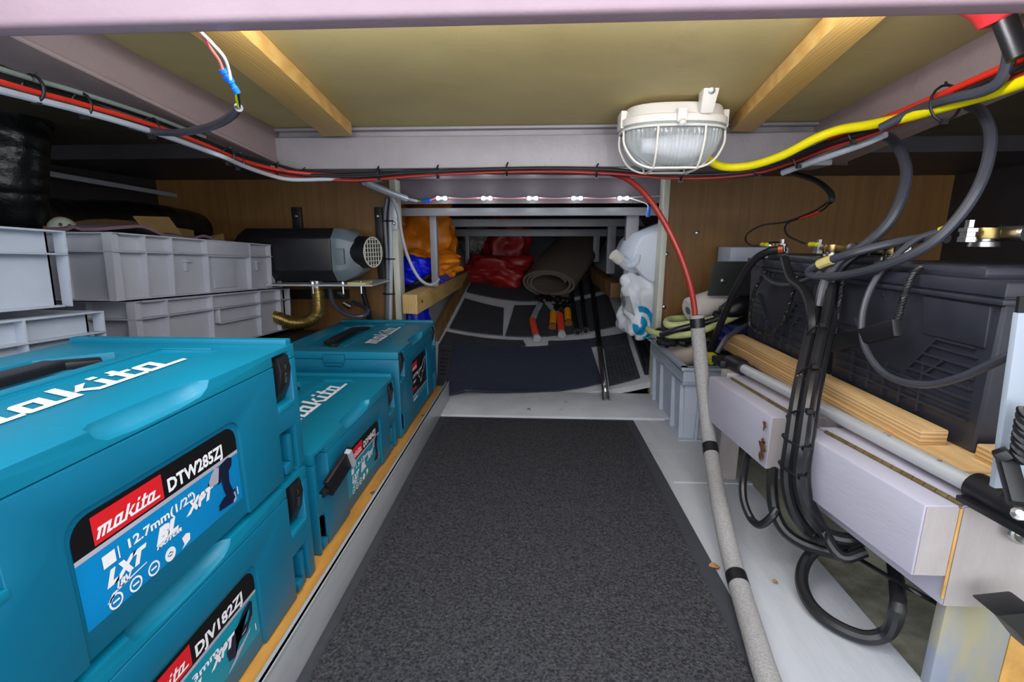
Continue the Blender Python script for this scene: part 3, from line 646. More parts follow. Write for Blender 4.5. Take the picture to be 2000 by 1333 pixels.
# ------------------------------------------------------------------ grey stacking crates
def crate(label, corner, L, W, H, ribs, m, style, tilt=-3.2, yaw=0.0, group=None):
    # corner: near-front-bottom corner; the long face looks towards +X
    t = thing('stacking_crate', label, 'crate', corner, group)
    R_ = Matrix.Translation(Vector(corner)) @ Matrix.Rotation(math.radians(yaw),4,'Z') @ Matrix.Rotation(math.radians(tilt),4,'X')
    d = 0.015; w = 0.003
    q = MB()
    q.box((-W+d,d,0),(-d,L-d,w)); q.box((-d-w,d,0),(-d,L-d,H)); q.box((-W+d,d,0),(-W+d+w,L-d,H)); q.box((-W+d,d,0),(-d,d+w,H)); q.box((-W+d,L-d-w,0),(-d,L-d,H))
    q.xf(R_).build('body', m, t)
    rim = MB()
    for z in (H-0.003, H-0.036):
        rim.box((-d-w,0,z),(0,L,z+0.003)); rim.box((-W,0,z),(-W+d+w,L,z+0.003)); rim.box((-W,0,z),(0,d+w,z+0.003)); rim.box((-W,L-d-w,z),(0,L,z+0.003))
    rim.box((-d-w,0.012,0.0),(-0.004,L-0.012,0.003)); rim.box((-W+0.012,0.004,0),(-0.012,d,0.003))
    rim.xf(R_).build('rim', m, t, bevel=0.0008)
    for y in ribs:
        MB().prism([V(-d-w,y,0.0),V(-0.004,y,0.0),V(-0.001,y,H*0.55),V(0,y,H-0.002),V(-d-w,y,H-0.002)], V(0,0.0028,0)).xf(R_).build('rib', m, t)
    for x in (-0.003, -0.10, -0.20, -0.30):
        MB().box((x-0.0028,0.002,0.0),(x,d+w,H-0.002)).xf(R_).build('rib', m, t)
    if style == 'handle':       # closed grip panel
        y0, y1 = L*0.42, L*0.72
        hp = MB().box((-d,y0,H-0.072),(-0.001,y1,H-0.069)).box((-d,y0,H-0.072),(-0.001,y0+0.003,H-0.036)).box((-d,y1-0.003,H-0.072),(-0.001,y1,H-0.036))
        hp.xf(R_).build('grip', m, t, bevel=0.001)
    elif style == 'panel':
        y0, y1 = L*0.44, L*0.73
        MB().box((-d-w,y0+0.002,H-0.04),(-0.002,y1-0.002,H-0.0005)).box((-d-w,y0+0.03,0.01),(-0.011,y1-0.05,H-0.038)).xf(R_).build('panel', m, t, bevel=0.003)
        for y in (L*0.33, L*0.80):
            MB().box((-d,y,H*0.42),(-0.010,y+0.010,H*0.60)).box((-d,y-0.004,H*0.58),(-0.006,y+0.02,H*0.62)).xf(R_).build('clip', m, t, bevel=0.001)
    return t, R_
g = 'grey stacking crates on the left'
def rb(L, f): return [0.0]+[L*k for k in f]+[L-0.003]
cr1, RM1 = crate('grey ribbed crate with cardboard on top, upper right of the crates', (-0.775,0.845,0.405), 0.585, 0.40, 0.126, rb(0.585,(.13,.25,.44,.73,.90)), M_crate, 'panel', group=g)
crate('grey ribbed crate with a closed grip panel, under the cardboard-topped crate', (-0.772,0.868,0.272), 0.585, 0.40, 0.128, rb(0.585,(.14,.38,.72,.90)), M_crate, 'handle', group=g)
crate('blue-grey ribbed crate at the left edge, upper of its pair', (-0.70,0.088,0.452), 0.60, 0.40, 0.112, rb(0.60,(.3,.55,.80)), M_crate2, 'plain', group=g)
crate('grey ribbed crate at the left edge, lower of its pair', (-0.697,0.108,0.312), 0.615, 0.40, 0.128, rb(0.615,(.3,.55,.80)), M_crate2, 'plain', group=g)
# contents
def cp(a, b, z): return RM1 @ V(-a, b, z)
m_ = MB()
def mask_fn(a, b):
    th = a*math.pi; r = 0.062*(1-0.55*b*b)
    return cp(0.12,0.03,0.118)+V(-0.02*b, (math.cos(th))*-r*0.9, math.sin(th)*r*0.62)
q0 = PX(121,439,-0.93)
mk = MB().blob(q0+V(0,0,-0.006), (0.022,0.023,0.021), 22, 14, amp=0.06, sc=2)
ms = thing('dust_mask', 'pale moulded dust mask lying on the crate', 'mask', q0+V(0,0,-0.03))
mk.build('shell', M_mask, ms)
for u in (118, 136): 
    rd = ray(u, 439 if u == 118 else 441).normalized(); oc = CAMP-(q0+V(0,0,-0.006)); bb = oc.dot(rd); e = CAMP+rd*(-bb-math.sqrt(max(bb*bb-oc.dot(oc)+0.0218**2, 0)))
    MB().blob(e, (0.0028,0.0035,0.0035), 10, 6, amp=0).build('valve', M_cslate, ms)
def sheet(name, label, cat, pts, m, th=0.004, X=-0.86):
    p = [PX(u, v, x) for u, v, x in pts]; n = (p[1]-p[0]).cross(p[2]-p[0]).normalized()*th
    o = MB().prism(p, n).build(name, m, smooth=0); tag(o, label, cat); return o
sheet('cardboard_flap', 'upright tan cardboard flap sticking out of the grey crate', 'cardboard', [(262,422,-0.90),(330,424,-0.90),(358,462,-0.88),(292,458,-0.88)], M_card)
sheet('cardboard_sheet', 'long flat cardboard sheet lying behind the dust mask', 'cardboard', [(66,424,-1.0),(90,420,-1.02),(262,432,-1.02),(300,452,-0.95),(90,447,-0.93)], M_card, 0.006)
sheet('cardboard_strip', 'small cardboard strip at the far end of the grey crate', 'cardboard', [(322,441,-0.93),(378,450,-0.93),(381,466,-0.90),(335,463,-0.90)], M_card)
sheet('cardboard_scrap', 'little cardboard scrap beside the heater end of the crate', 'cardboard', [(406,462,-0.88),(436,456,-0.88),(439,470,-0.86),(410,470,-0.86)], M_card)
c0 = PX(225,450,-0.87)
o = MB().grid(lambda a,b: c0+V(-0.06+0.12*b, -0.09+0.30*a, 0.004+0.012*math.sin(a*6)*(1-a)+0.008*noise.noise(V(a*5,b*5,1))-0.018*a), 20, 8, thick=(0,0,-0.006)).build('cloth', M_purp); tag(o, 'mauve cloth folded on the grey crate beside the mask', 'cloth')

# ------------------------------------------------------------------ black ducting in the dark on the left
t = thing('air_duct', 'black foil air duct bending behind the grey crates', 'duct', (-1.05,0.9,0.45))
def wob(base): return lambda f: base*(1+0.05*math.sin(f*160))
MB().tube([PX(20,195,-0.97),PX(15,280,-0.97),PX(15,360,-0.98),PX(40,425,-1.0),PX(130,436,-1.06),PX(260,434,-1.10),PX(360,446,-1.12),PX(450,465,-1.14)], 0.05, 20, smooth=24, rfun=lambda f: 0.055*(1+0.012*math.sin(f*120)+0.05*math.sin(f*9))).build('hose', M_duct, t)
MB().tube([PX(15,218,-0.97),PX(15,232,-0.97)], 0.062, 20, smooth=0).build('collar', M_black, t)

# ------------------------------------------------------------------ diesel heater on the left bulkhead
t = thing('air_heater', 'black diesel air heater with a round grille mounted on the plywood bulkhead', 'heater', (-0.68,1.47,0.38))
oct_ = lambda x, k: [V(x, 1.46+dy*k, 0.470+dz*k) for dy, dz in ((-.075,-.045),(-.045,-.078),(.045,-.078),(.075,-.045),(.075,.050),(.045,.078),(-.045,.078),(-.075,.050))]
def loft(secs):
    mb = MB(); n = len(secs[0]); vs = [p for s_ in secs for p in s_]
    fs = [(i*n+k, i*n+(k+1)%n, (i+1)*n+(k+1)%n, (i+1)*n+k) for i in range(len(secs)-1) for k in range(n)]
    return mb.add(vs, fs+[tuple(range(n))[::-1], tuple((len(secs)-1)*n+k for k in range(n))])
loft([oct_(-0.90,0.75),oct_(-0.865,1.0),oct_(-0.60,1.0)]).build('casing', M_heater, t, bevel=0.004)
loft([oct_(-0.5995,1.0),oct_(-0.575,0.99),oct_(-0.545,0.80),oct_(-0.525,0.62)]).build('end_cap', M_heatg, t, bevel=0.003)
ic = V(-0.50,1.435,0.478)
MB().tube([ic+V(-0.04,0.012,0), ic+V(0.008,-0.003,0)], [0.050,0.045], 24, smooth=0).build('inlet', M_black, t)
gr = MB(); ax = (V(0.048,-0.015,0)).normalized(); gx = ax.cross(V(0,0,1)).normalized(); gz = V(0,0,1); gc = ic+V(0.0095,-0.0035,0)
for k in range(-3,4):
    d = k*0.0125; hl = math.sqrt(max(0.044**2-d*d,1e-5))
    gr.bar(gc+gx*d-gz*hl, gc+gx*d+gz*hl, 0.002, 0.002, up=ax).bar(gc+gz*d-gx*hl, gc+gz*d+gx*hl, 0.002, 0.002, up=ax)
gr.tube([gc+(gx*math.cos(6.283*k/24)+gz*math.sin(6.283*k/24))*0.044 for k in range(24)], 0.002, 6, closed=True, smooth=0)
gr.build('grille', M_cream, t)
MB().box((-0.585,1.378,0.445),(-0.560,1.39,0.49)).build('clip', M_heatg, t, bevel=0.002)
MB().box((-0.92,1.36,0.383),(-0.475,1.565,0.388)).build('mounting_plate', M_alu, t)
for x, y in ((-0.795,1.37),(-0.655,1.37),(-0.565,1.37),(-0.515,1.38)):
    MB().cyl(V(x,y,0.360), V(x,y,0.396), 0.003, seg=8).cyl(V(x,y,0.388), V(x,y,0.394), 0.006, seg=6).build('bolt', M_steel, t)
MB().box((-0.548,1.362,0.388),(-0.495,1.42,0.394)).build('gasket', M_tape, t)
o = thing('exhaust_hose', 'gold flexible steel exhaust hose curling under the heater', 'hose', PY(600,560,1.42))
hp = [PY(618,556,1.41),PY(622,585,1.41),PY(620,612,1.41),PY(600,628,1.41),PY(570,630,1.40),PY(540,620,1.39),PY(505,612,1.38),PY(470,606,1.37)]
MB().tube(hp, 0.014, 14, smooth=30, rfun=lambda f: 0.0175+0.0018*(1 if int(f*130) % 2 else 0)).build('hose', M_gold, o)
MB().cyl(PY(618,548,1.41), PY(618,561,1.41), 0.020, seg=16).cyl(PY(606,556,1.40), PY(612,556,1.405), 0.006, seg=8).build('clamp', M_steel, o)
o = MB().tube([PY(645,556,1.42),PY(648,585,1.40),PY(665,608,1.38),PY(690,618,1.37),PY(712,616,1.38),PY(716,604,1.42),PY(690,590,1.50)], 0.0065, 10).build('fuel_hose', M_cslate); tag(o, 'dark grey hose looping under the heater', 'hose')
o = MB().tube([PY(707,552,1.50),PY(712,580,1.51),PY(720,610,1.52),PY(722,650,1.53)], 0.008, 10).build('cable', M_black); tag(o, 'black cable dropping from the heater plate', 'cable')
o = MB().tube([PY(690,590,1.51),PY(715,602,1.50),PY(740,618,1.50),PY(756,640,1.50)], 0.0025, 8).build('cable', M_black); tag(o, 'thin black cable running down beside the grey conduits', 'cable')
t = thing('fuel_filter', 'small metal fitting on the bulkhead under the heater', 'fitting', PY(668,575,1.53))
MB().bar(PY(545,575,1.55), PY(680,575,1.55), 0.02, 0.03).build('bracket', M_black, t)
MB().cyl(PY(660,572,1.52), PY(672,576,1.52), 0.008, seg=10).cyl(PY(672,592,1.52), PY(686,600,1.52), 0.010, seg=12).build('union', M_steel, t)
for u0, lab in ((580,'black flat bracket strap above the heater casing, left one'),(742,'black flat bracket strap beside the grey conduits')):
    a = PY(u0-11, 405, 1.555); b = PY(u0+11, 450 if u0 < 600 else 545, 1.555)
    t = thing('bracket_strap', lab, 'bracket', V((a.x+b.x)/2,1.556,b.z))
    MB().box((a.x,1.552,b.z),(b.x,1.565,a.z)).build('strap', M_black, t, bevel=0.001)
    MB().lathe([(0.0055,0),(0.0055,0.002),(0.003,0.004)], V((a.x+b.x)/2,1.552,a.z-0.028), (0,-1,0), 10).build('screw', M_steel, t)

# ------------------------------------------------------------------ conduits on the left bulkhead
for k, (us, lab) in enumerate(((( 756,752,756,757,755),'light grey cable dropping down the left bulkhead, beside the strap'),((766,763,764,763,762),'light grey cable dropping down the left bulkhead, beside the post'))):
    o = MB().tube([PY(u, v, 1.548-0.004*k) for u, v in zip(us, (388,430,500,560,655))], 0.007, 10).build('cable', M_clgry if k else M_cgry); tag(o, lab, 'cable')
for v, k in ((432,1),(506,1),(574,1)):
    c = PY(760, v, 1.545); o = MB().tube([c+V(0.019*math.cos(a*0.5236), 0.0125*math.sin(a*0.5236), 0) for a in range(12)], 0.0022, 6, closed=True, smooth=0).build('cable_tie', M_black); tag(o, 'black cable tie round the two grey bulkhead cables, %s' % {432:'top one',506:'middle one',574:'lowest one'}[v], 'cable tie', 'ties on the bulkhead cables')
o = MB().tube([PY(712,355,1.30),PY(740,368,1.36),PY(770,380,1.44),PY(792,388,1.50)], 0.010, 12).build('conduit', M_clgry); tag(o, 'thick light grey conduit slanting to the bulkhead corner', 'conduit')
o = MB().tube([PY(766,385,1.50),PY(778,420,1.50),PY(787,470,1.49),PY(800,510,1.48),PY(818,543,1.48),PY(836,556,1.50),PY(850,554,1.53),PY(857,546,1.56)], 0.0048, 10).build('cable', M_clgry); tag(o, 'white-grey cable looping down in front of the left cream post', 'cable')
# ------------------------------------------------------------------ stern compartment contents
t = thing('pine_rail', 'pale pine rail with a sawn end running back from the left cream post', 'rail', (-0.40,2.0,0.30))
MB().hexa([V(-0.422,1.475,0.286),V(-0.374,1.475,0.284),V(-0.335,2.65,0.300),V(-0.383,2.65,0.302),V(-0.422,1.475,0.348),V(-0.374,1.475,0.346),V(-0.335,2.65,0.362),V(-0.383,2.65,0.364)]).build('rail', M_pinep, t, bevel=0.003)
MB().cyl(V(-0.3735,1.53,0.318), V(-0.3715,1.53,0.318), 0.006, seg=10).build('screw', M_dsteel, t)
t = thing('pine_rail', 'brown timber rail running back behind the white jerrycan', 'rail', (0.32,2.2,0.30))
a, b = PY(1203,568,1.95), PY(1150,528,2.6)
MB().bar(a, b, 0.045, 0.062).build('rail', M_woodd, t, bevel=0.003)
def slopez(p, dz=0): return V(p.x, p.y, slope_z(p.x, p.y)+dz)
# sacks on the left
def bag(name, label, cat, m, c, r, seed, amp=0.3, sc=3, crease=0.12, flat=None, power=2.6, M=None, extra=None, part='sack'):
    t = thing(name, label, cat, Vector(c)+V(0,0,-r[2]))
    MB().blob(c, r, 56, 36, amp=amp, sc=sc, seed=seed, crease=crease, flat=flat, power=power, M=M).build(part, m, t, smooth=60)
    return t
c = PY(850,470,1.95); bag('orange_sack', 'orange woven sack standing behind the grey stern post', 'sack', M_orange, c+V(-0.06,0.03,0.02), (0.13,0.11,0.14), 3, 0.35, 3.2, 0.12)
c = PY(838,518,1.84); bag('orange_sack', 'low orange sack bulging over the pine rail', 'sack', M_orange, c+V(-0.03,0.06,0.0), (0.135,0.10,0.055), 8, 0.35, 3.2, 0.12)
c = PY(879,490,2.02); o = MB().grid(lambda a,b: PY(875+12*a+4*math.sin(b*3), 440+75*b, 2.03+0.02*math.sin(b*7+a)), 6, 14, thick=(0,0.006,0)).build('orange_strap', M_orange); tag(o, 'narrow orange flap hanging by the second stern post', 'flap')
c = PY(820,522,1.72); bag('blue_bag', 'bright blue plastic bag beside the left cream post', 'bag', M_bluebag, c+V(-0.04,0.0,-0.01), (0.095,0.07,0.05), 5, 0.35, 3, 0.12)
c = PY(822,625,1.66); bag('blue_bag', 'bright blue bag sagging below the pine rail', 'bag', M_bluebag, c+V(-0.06,0.06,-0.06), (0.085,0.06,0.14), 11, 0.2, 3, 0.1)
a = PY(856,540,1.80); b = PY(895,515,2.10)
o = MB().grid(lambda u,v: a+(b-a)*u+V(0,0.0,-0.028*v+0.004*math.sin(u*9))+V(0.02*v,0,0), 14, 6, thick=(-0.006,0,0)).build('blue_strap', mat('blue_webbing',(44,64,186),0.5)); tag(o, 'blue strap lying along the top of the pine rail', 'strap')
o = MB().tube([PY(800,560,1.66),PY(815,552,1.66),PY(830,545,1.68),PY(845,535,1.70),PY(855,530,1.72)], 0.008, 10).build('rope', M_dsteel); tag(o, 'dark green rope end lying on the blue bag', 'rope')
c = PS(920,520); bag('stone_bag', 'clear plastic bag of grey stones at the end of the pine rail', 'bag', M_clear, V(-0.33,2.75,slope_z(-0.33,2.75)+0.09), (0.10,0.10,0.10), 2, 0.25, 6, 0.2, part='bag')
# red bag: wide low lobe with a taller gathered top
t = thing('red_bag', 'red plastic bag heaped at the top of the stern slope', 'bag', slopez(PS(975,560)))
p0 = slopez(PS(972,555)); 
MB().blob(p0+V(0.01,0.05,0.062), (0.165,0.13,0.085), 56, 36, amp=0.35, sc=3, seed=4, crease=0.10, power=2.8).build('sack', M_redbag, t, smooth=60)
MB().blob(p0+V(0.045,0.20,0.20), (0.115,0.09,0.16), 56, 36, amp=0.4, sc=3, seed=9, crease=0.12, power=2.6, M=Matrix.Rotation(0.3,3,'Y')).build('gathered_top', M_redbag, t, smooth=60)
# felt roll: a spiral swept along its axis
t = thing('felt_roll', 'rolled grey felt carpet lying in front of the red bag', 'carpet roll', slopez(PS(1065,580)))
A0 = slopez(PS(1072,588))+V(0,0,0.082); A1 = V(0.33, 2.98, slope_z(0.33,2.98)+0.10)
ax = (A1-A0).normalized(); sx = ax.cross(V(0,0,1)).normalized(); sy = sx.cross(ax)
sp = []
for k in range(90):
    th = k/89*2*math.pi*2.75+0.2; r = 0.048+0.030*(k/89); sp.append((math.cos(th)*r*1.75, math.sin(th)*r*0.90))
sp += [(sp[-1][0]+0.022*k, sp[-1][1]-0.006*k) for k in range(1,4)]
def roll(a, b):
    i = min(int(a*(len(sp)-1)), len(sp)-2); f = a*(len(sp)-1)-i
    x = sp[i][0]*(1-f)+sp[i+1][0]*f; y = sp[i][1]*(1-f)+sp[i+1][1]*f
    return A0 + (A1-A0)*b + sx*x*(1+0.1*math.sin(b*5)) + sy*y + ax*0.02*noise.noise(V(a*6,0,0))
RB = MB().grid(roll, 184, 14).build('felt', M_felt, t, smooth=80)
md = RB.modifiers.new('thickness','SOLIDIFY'); md.thickness = 0.011; md.offset = 0
c = V(-0.02,3.20,slope_z(-0.02,3.2)+0.09); bag('dark_blue_bundle', 'dark blue bundle in shadow behind the felt roll', 'bundle', M_bluebin, c, (0.20,0.09,0.10), 6, 0.25, 5, 0.2, part='bundle')
# pliers
def limb(mb, pts, w, h):     # flat tapering bar through points lying on the slope
    P = [slopez(PS(u,v), dz) for u, v, dz in pts]
    for i in range(len(P)-1): mb.bar(P[i], P[i+1], w[i], h)
    return mb
def pliers(label, legs, grips, head, mgrip, mleg, tips):
    base = slopez(PS(*head[0])); t = thing('pliers', label, 'pliers', base)
    for L_ in legs: limb(MB(), [(u,v,0.018) for u, v in L_], [0.026]*8, 0.011).build('handle', mleg, t, bevel=0.003)
    for k, G in enumerate(grips):
        P = [slopez(PS(u,v), 0.018) for u, v in G]
        MB().tube(P, 0.0155, 12, smooth=4).build('grip', mgrip, t)
        d = (P[-1]-P[-2]).normalized()
        MB().tube([P[-1]-d*0.001, P[-1]+d*0.012], 0.0165, 12, smooth=0).build('end_cap', tips, t)
    hb = MB()
    for u, v in head: 
        p = slopez(PS(u,v), 0.022); hb.blob(p, (0.024,0.030,0.017), 14, 9, amp=0.25, sc=3, seed=u)
    hb.build('jaw', M_dsteel, t); return t
pliers('large water pump pliers with red handles lying open on the stern mats', [[(1056,600),(1048,615),(1040,634)],[(1068,598),(1080,612),(1093,626)]],
       [[(1040,634),(1043,650),(1048,668)],[(1093,624),(1095,640),(1097,660)]], [(1056,591),(1070,592),(1063,595)], M_orangegrip, mat('plier_steel',(160,164,170),0.4,0.2), M_clgry)
pliers('amber handled pliers lying between the red pliers and the steel rods', [[(1092,600),(1084,612),(1080,622)],[(1104,602),(1108,612),(1109,618)]],
       [[(1080,620),(1080,634),(1079,645)],[(1108,614),(1109,626),(1110,638)]], [(1090,594),(1105,597),(1098,600)], M_yelgrip, M_dsteel, mat('amber_end',(120,84,40),0.4))
# rods
for pts, r, lab, soc in [(((1114,552),(1119,600),(1127,653)), 0.0085, 'dark steel drain rod nearest the pliers, socket at its end', True),
                         (((1133,552),(1138,600),(1143,650)), 0.0085, 'dark steel drain rod beside the long rod, socket at its end', True)]:
    P = [slopez(PS(u,v), 0.018) for u, v in pts]; t = thing('steel_rod', lab, 'rod', P[-1], 'drain rods on the stern mats')
    MB().tube(P, r, 10, smooth=4).build('shaft', M_dsteel, t)
    d = (P[-1]-P[-2]).normalized(); MB().tube([P[-1], P[-1]+d*0.012, P[-1]+d*0.022], [0.010,0.0155,0.0155], 14, smooth=0).build('socket', M_steel, t)
    MB().tube([P[-1]+d*0.0225, P[-1]+d*0.0235], 0.0105, 12, smooth=0).build('socket_hole', M_ddark, t)
P = [slopez(PS(1153,548),0.02), slopez(PS(1160,600),0.02), slopez(PS(1171,690),0.02), PZ(1180,745,0.055), PZ(1183,772,0.02)]
t = thing('steel_rod', 'longest steel rod reaching down over the grey cross plank', 'rod', P[-1], 'drain rods on the stern mats')
MB().tube(P[:3], 0.010, 12, smooth=4).build('shaft', M_dsteel, t); MB().tube(P[2:], 0.0105, 12, smooth=4).build('bright_end', M_steel, t)
e = (P[-1]-P[-2]).normalized(); MB().tube([P[-1]-e*0.01, P[-1]+e*0.022], 0.013, 14, smooth=0).build('ferrule', M_steel, t)
# right of the slope: dark tube bundle
t = thing('cable_tray', 'black slotted rail along the right edge of the stern mats', 'rail', slopez(PS(1250,700)))
a, b = slopez(PS(1262,735),0.02), slopez(PS(1222,620),0.02); MB().bar(a+V(0.02,0,0), b+V(0.02,0,0), 0.05, 0.04).build('channel', M_black, t, bevel=0.004)
MB().bar(a+V(0.03,0,0.035), b+V(0.03,0,0.035), 0.022, 0.02).build('cover', M_blackr, t, bevel=0.003)

# jerrycan and sack on the right
t = thing('jerrycan', 'white plastic jerrycan lying tilted at the right cream post', 'jerrycan', PY(1270,545,1.70))
def jp(u, v, y): return PY(u, v, y)
front = [(1209,500),(1222,471),(1238,456),(1300,432),(1345,470),(1345,560),(1264,549),(1242,530),(1220,517)]
ya, yb = 1.60, 1.80
pf = [PY(u,v,ya) for u,v in front]; cf = sum(pf, V(0,0,0))/len(pf)
cf = PY(1285,500,ya)
ff = [PY(u,v,ya) for u,v in ((1238,502),(1243,482),(1254,464),(1302,446),(1345,478),(1345,558),(1270,551),(1256,540),(1243,524))]
pf = [PY(u,v,ya+0.05) for u,v in front]
secs = [ff, pf, [p+V(0,0.12,0) for p in pf], [cf+(p-cf)*0.75+V(0,0.17,0) for p in pf]]
mbj = loft(secs); mbj.build('body', M_jerry, t, bevel=0.006, seg=3)
MB().tube([PY(1218,512,1.62),PY(1232,519,1.605),PY(1243,512,1.60),PY(1246,498,1.605)],0.010,10).build('grip', M_jerry, t)
n0, n1 = PY(1222,518,1.66), PY(1199,499,1.65)
MB().tube([PY(1240,522,1.66),PY(1222,517,1.62),PY(1209,506,1.60)], [0.022,0.018,0.0155], 16, smooth=0).build('neck', M_jerry, t)
MB().tube([PY(1211,508,1.60), PY(1198,497,1.59)], 0.0185, 18, smooth=0).build('cap', M_lampw, t)
t = thing('white_sack', 'crumpled white plastic sack with blue print under the jerrycan', 'sack', PY(1250,655,1.68))
c = PY(1250,592,1.70)
WS = MB().blob(c+V(0.02,0,0), (0.095,0.085,0.125), 64, 44, amp=0.26, sc=2.6, seed=21, crease=0.14, power=3.0).build('sack', M_wbag, t, smooth=70)
def on_sack(u, v, lift=0.003):
    r = ray(u, v).normalized(); ok, loc, n, _ = bpy.data.objects[WS.name].ray_cast(CAMP-BASE[t], r) if False else SACK.ray_cast(CAMP, r)[:4]
    return loc, n
from mathutils.bvhtree import BVHTree
dg = bpy.context.evaluated_depsgraph_get(); bmx = bmesh.new(); bmx.from_mesh(WS.data); bmesh.ops.translate(bmx, verts=bmx.verts, vec=BASE[t]); TREE = BVHTree.FromBMesh(bmx); bmx.free()
def sackpt(u, v):
    loc, n, i, d = TREE.ray_cast(CAMP, ray(u,v).normalized())
    if loc is None: return None
    return loc+n*0.0025
def sackpatch(fn, nu, nv, name, m):
    vs, fs, idx = [], [], {}
    for j in range(nv+1):
        for i in range(nu+1):
            p = sackpt(*fn(i/nu, j/nv))
            if p is not None: idx[i,j] = len(vs); vs.append(p)
    for j in range(nv):
        for i in range(nu):
            k = [(i,j),(i+1,j),(i+1,j+1),(i,j+1)]
            if all(q in idx for q in k): fs.append([idx[q] for q in k])
    if fs: MB().add(vs, fs).build(name, m, t)
def quad(*c):
    return lambda a,b: (((c[0][0]*(1-a)+c[1][0]*a)*(1-b)+(c[3][0]*(1-a)+c[2][0]*a)*b), ((c[0][1]*(1-a)+c[1][1]*a)*(1-b)+(c[3][1]*(1-a)+c[2][1]*a)*b))
sackpatch(quad((1206,528),(1230,522),(1226,530),(1205,540)), 8, 3, 'blue_print', M_bagblue)
def arc(cx, cy, r0, r1, a0, a1): return lambda a,b: (cx+(r0+(r1-r0)*b)*math.cos(math.radians(a0+(a1-a0)*a)), cy+(r0+(r1-r0)*b)*1.35*math.sin(math.radians(a0+(a1-a0)*a)))
sackpatch(arc(1252,634,18,27,-100,80), 22, 4, 'blue_print', M_bagblue)
sackpatch(arc(1250,636,3,14,-80,190), 22, 5, 'blue_print', M_bagblue)
sackpatch(quad((1203,580),(1230,578),(1240,618),(1222,606)), 10, 10, 'grey_print', M_bagin)
o = MB().blob(PY(1300,432,2.0), (0.09,0.06,0.06), 24, 16, amp=0.2, seed=4).build('dark_red_bundle', mat('dark_maroon',(66,28,38),0.6)); tag(o, 'dark maroon bundle behind the top of the jerrycan', 'bundle')

# ------------------------------------------------------------------ grey small crate on the right with its contents
t = thing('storage_crate', 'small grey plastic crate full of hoses on the floor by the right bulkhead', 'crate', (0.53,1.36,0.001))
x0, x1, y0, y1, h = 0.371, 0.69, 1.185, 1.530, 0.203
def ring(i, z): return [V(x0+i,y0+i,z),V(x1-i,y0+i,z),V(x1-i,y1-i,z),V(x0+i,y1-i,z)]
def shell(secs, name, m, par, bevel=0.004):
    loft4 = loft(secs); return loft4.build(name, m, par, bevel=bevel)
outer = MB(); vs = ring(0.018,0.002)+ring(0.006,h-0.004)+ring(0.010,h-0.004)+ring(0.022,0.006)
fs = [(3,2,1,0)]+[(a_*4+k,a_*4+(k+1)%4,(a_+1)*4+(k+1)%4,(a_+1)*4+k) for a_ in range(3) for k in range(4)]+[(12,13,14,15)]
outer.add(vs, fs).build('body', M_crate2, t, bevel=0.003)
rm = MB()
for z0, z1, ex in ((h-0.009,h,0.006),(h-0.048,h-0.040,0.0)):
    for lo, hi in (((x0-ex,y0-ex),(x0+0.012,y1+ex)),((x1-0.012,y0-ex),(x1+ex,y1+ex)),((x0-ex,y0-ex),(x1+ex,y0+0.012)),((x0-ex,y1-0.012),(x1+ex,y1+ex))):
        rm.box((lo[0],lo[1],z0),(hi[0],hi[1],z1))
rm.box((x0+0.001,y0+0.001,h-0.045),(x0+0.006,y1-0.001,h-0.005)); rm.box((x0+0.001,y0+0.001,h-0.045),(x1-0.001,y0+0.006,h-0.005))
rm.build('rim', M_crate2, t, bevel=0.002)
for yy in (1.205,1.285,1.41,1.50):
    MB().hexa([V(x0+0.006,yy,0.002),V(x0+0.02,yy,0.002),V(x0+0.02,yy+0.006,0.002),V(x0+0.006,yy+0.006,0.002),V(x0+0.001,yy,h-0.045),V(x0+0.012,yy,h-0.045),V(x0+0.012,yy+0.006,h-0.045),V(x0+0.001,yy+0.006,h-0.045)]).build('rib', M_crate2, t)
for xx in (0.415,0.54,0.64):
    MB().hexa([V(xx,y0+0.006,0.002),V(xx+0.006,y0+0.006,0.002),V(xx+0.006,y0+0.02,0.002),V(xx,y0+0.02,0.002),V(xx,y0+0.001,h-0.045),V(xx+0.006,y0+0.001,h-0.045),V(xx+0.006,y0+0.012,h-0.045),V(xx,y0+0.012,h-0.045)]).build('rib', M_crate2, t)
MB().box((x0+0.004,y0+0.004,0.0),(x1-0.004,y1-0.004,0.004)).build('foot', M_crate2, t)
t = thing('paper_roll', 'white paper roll leaning over the grey small crate', 'roll', PY(1340,615,1.40))
a, b = PY(1344,607,1.40), PY(1478,562,1.46)
MB().tube([a, a+(b-a)*0.03, b], [0.030,0.037,0.037], 24, smooth=0).build('roll', M_roll, t)
dd = (a-b).normalized(); MB().tube([a+dd*0.0006, a+dd*0.0012], 0.012, 14, smooth=0).build('core', M_cgry, t)
o = MB().tube([PY(1475,598,1.36),PY(1420,626,1.33),PY(1360,650,1.30),PY(1310,656,1.36),PY(1272,648,1.44),PY(1266,643,1.50)], 0.0095, 12).build('hose', M_hose); tag(o, 'pale yellow-green braided hose, lower loop over the crate rim', 'hose', 'yellow-green hoses in the grey crate')
o = MB().tube([PY(1400,622,1.36),PY(1350,633,1.36),PY(1310,636,1.37),PY(1302,630,1.40),PY(1312,624,1.44),PY(1345,622,1.47)], 0.0105, 12).build('hose', M_hose); tag(o, 'pale yellow-green braided hose, upper loop under the paper roll', 'hose', 'yellow-green hoses in the grey crate')
o = MB().tube([PY(1303,704,1.46),PY(1306,703,1.46),PY(1385,680,1.38)], [0.033,0.036,0.036], 22, smooth=0).build('tube', M_beige); tag(o, 'beige plastic tube lying inside the grey small crate', 'tube')
o = MB().blob(PY(1440,600,1.34), (0.055,0.03,0.027), 24, 16, amp=0.1, seed=3, M=Matrix.Rotation(-0.35,3,'Y')).build('black_grip', M_black); tag(o, 'black rubber grip beside the yellow-green hose', 'handle')
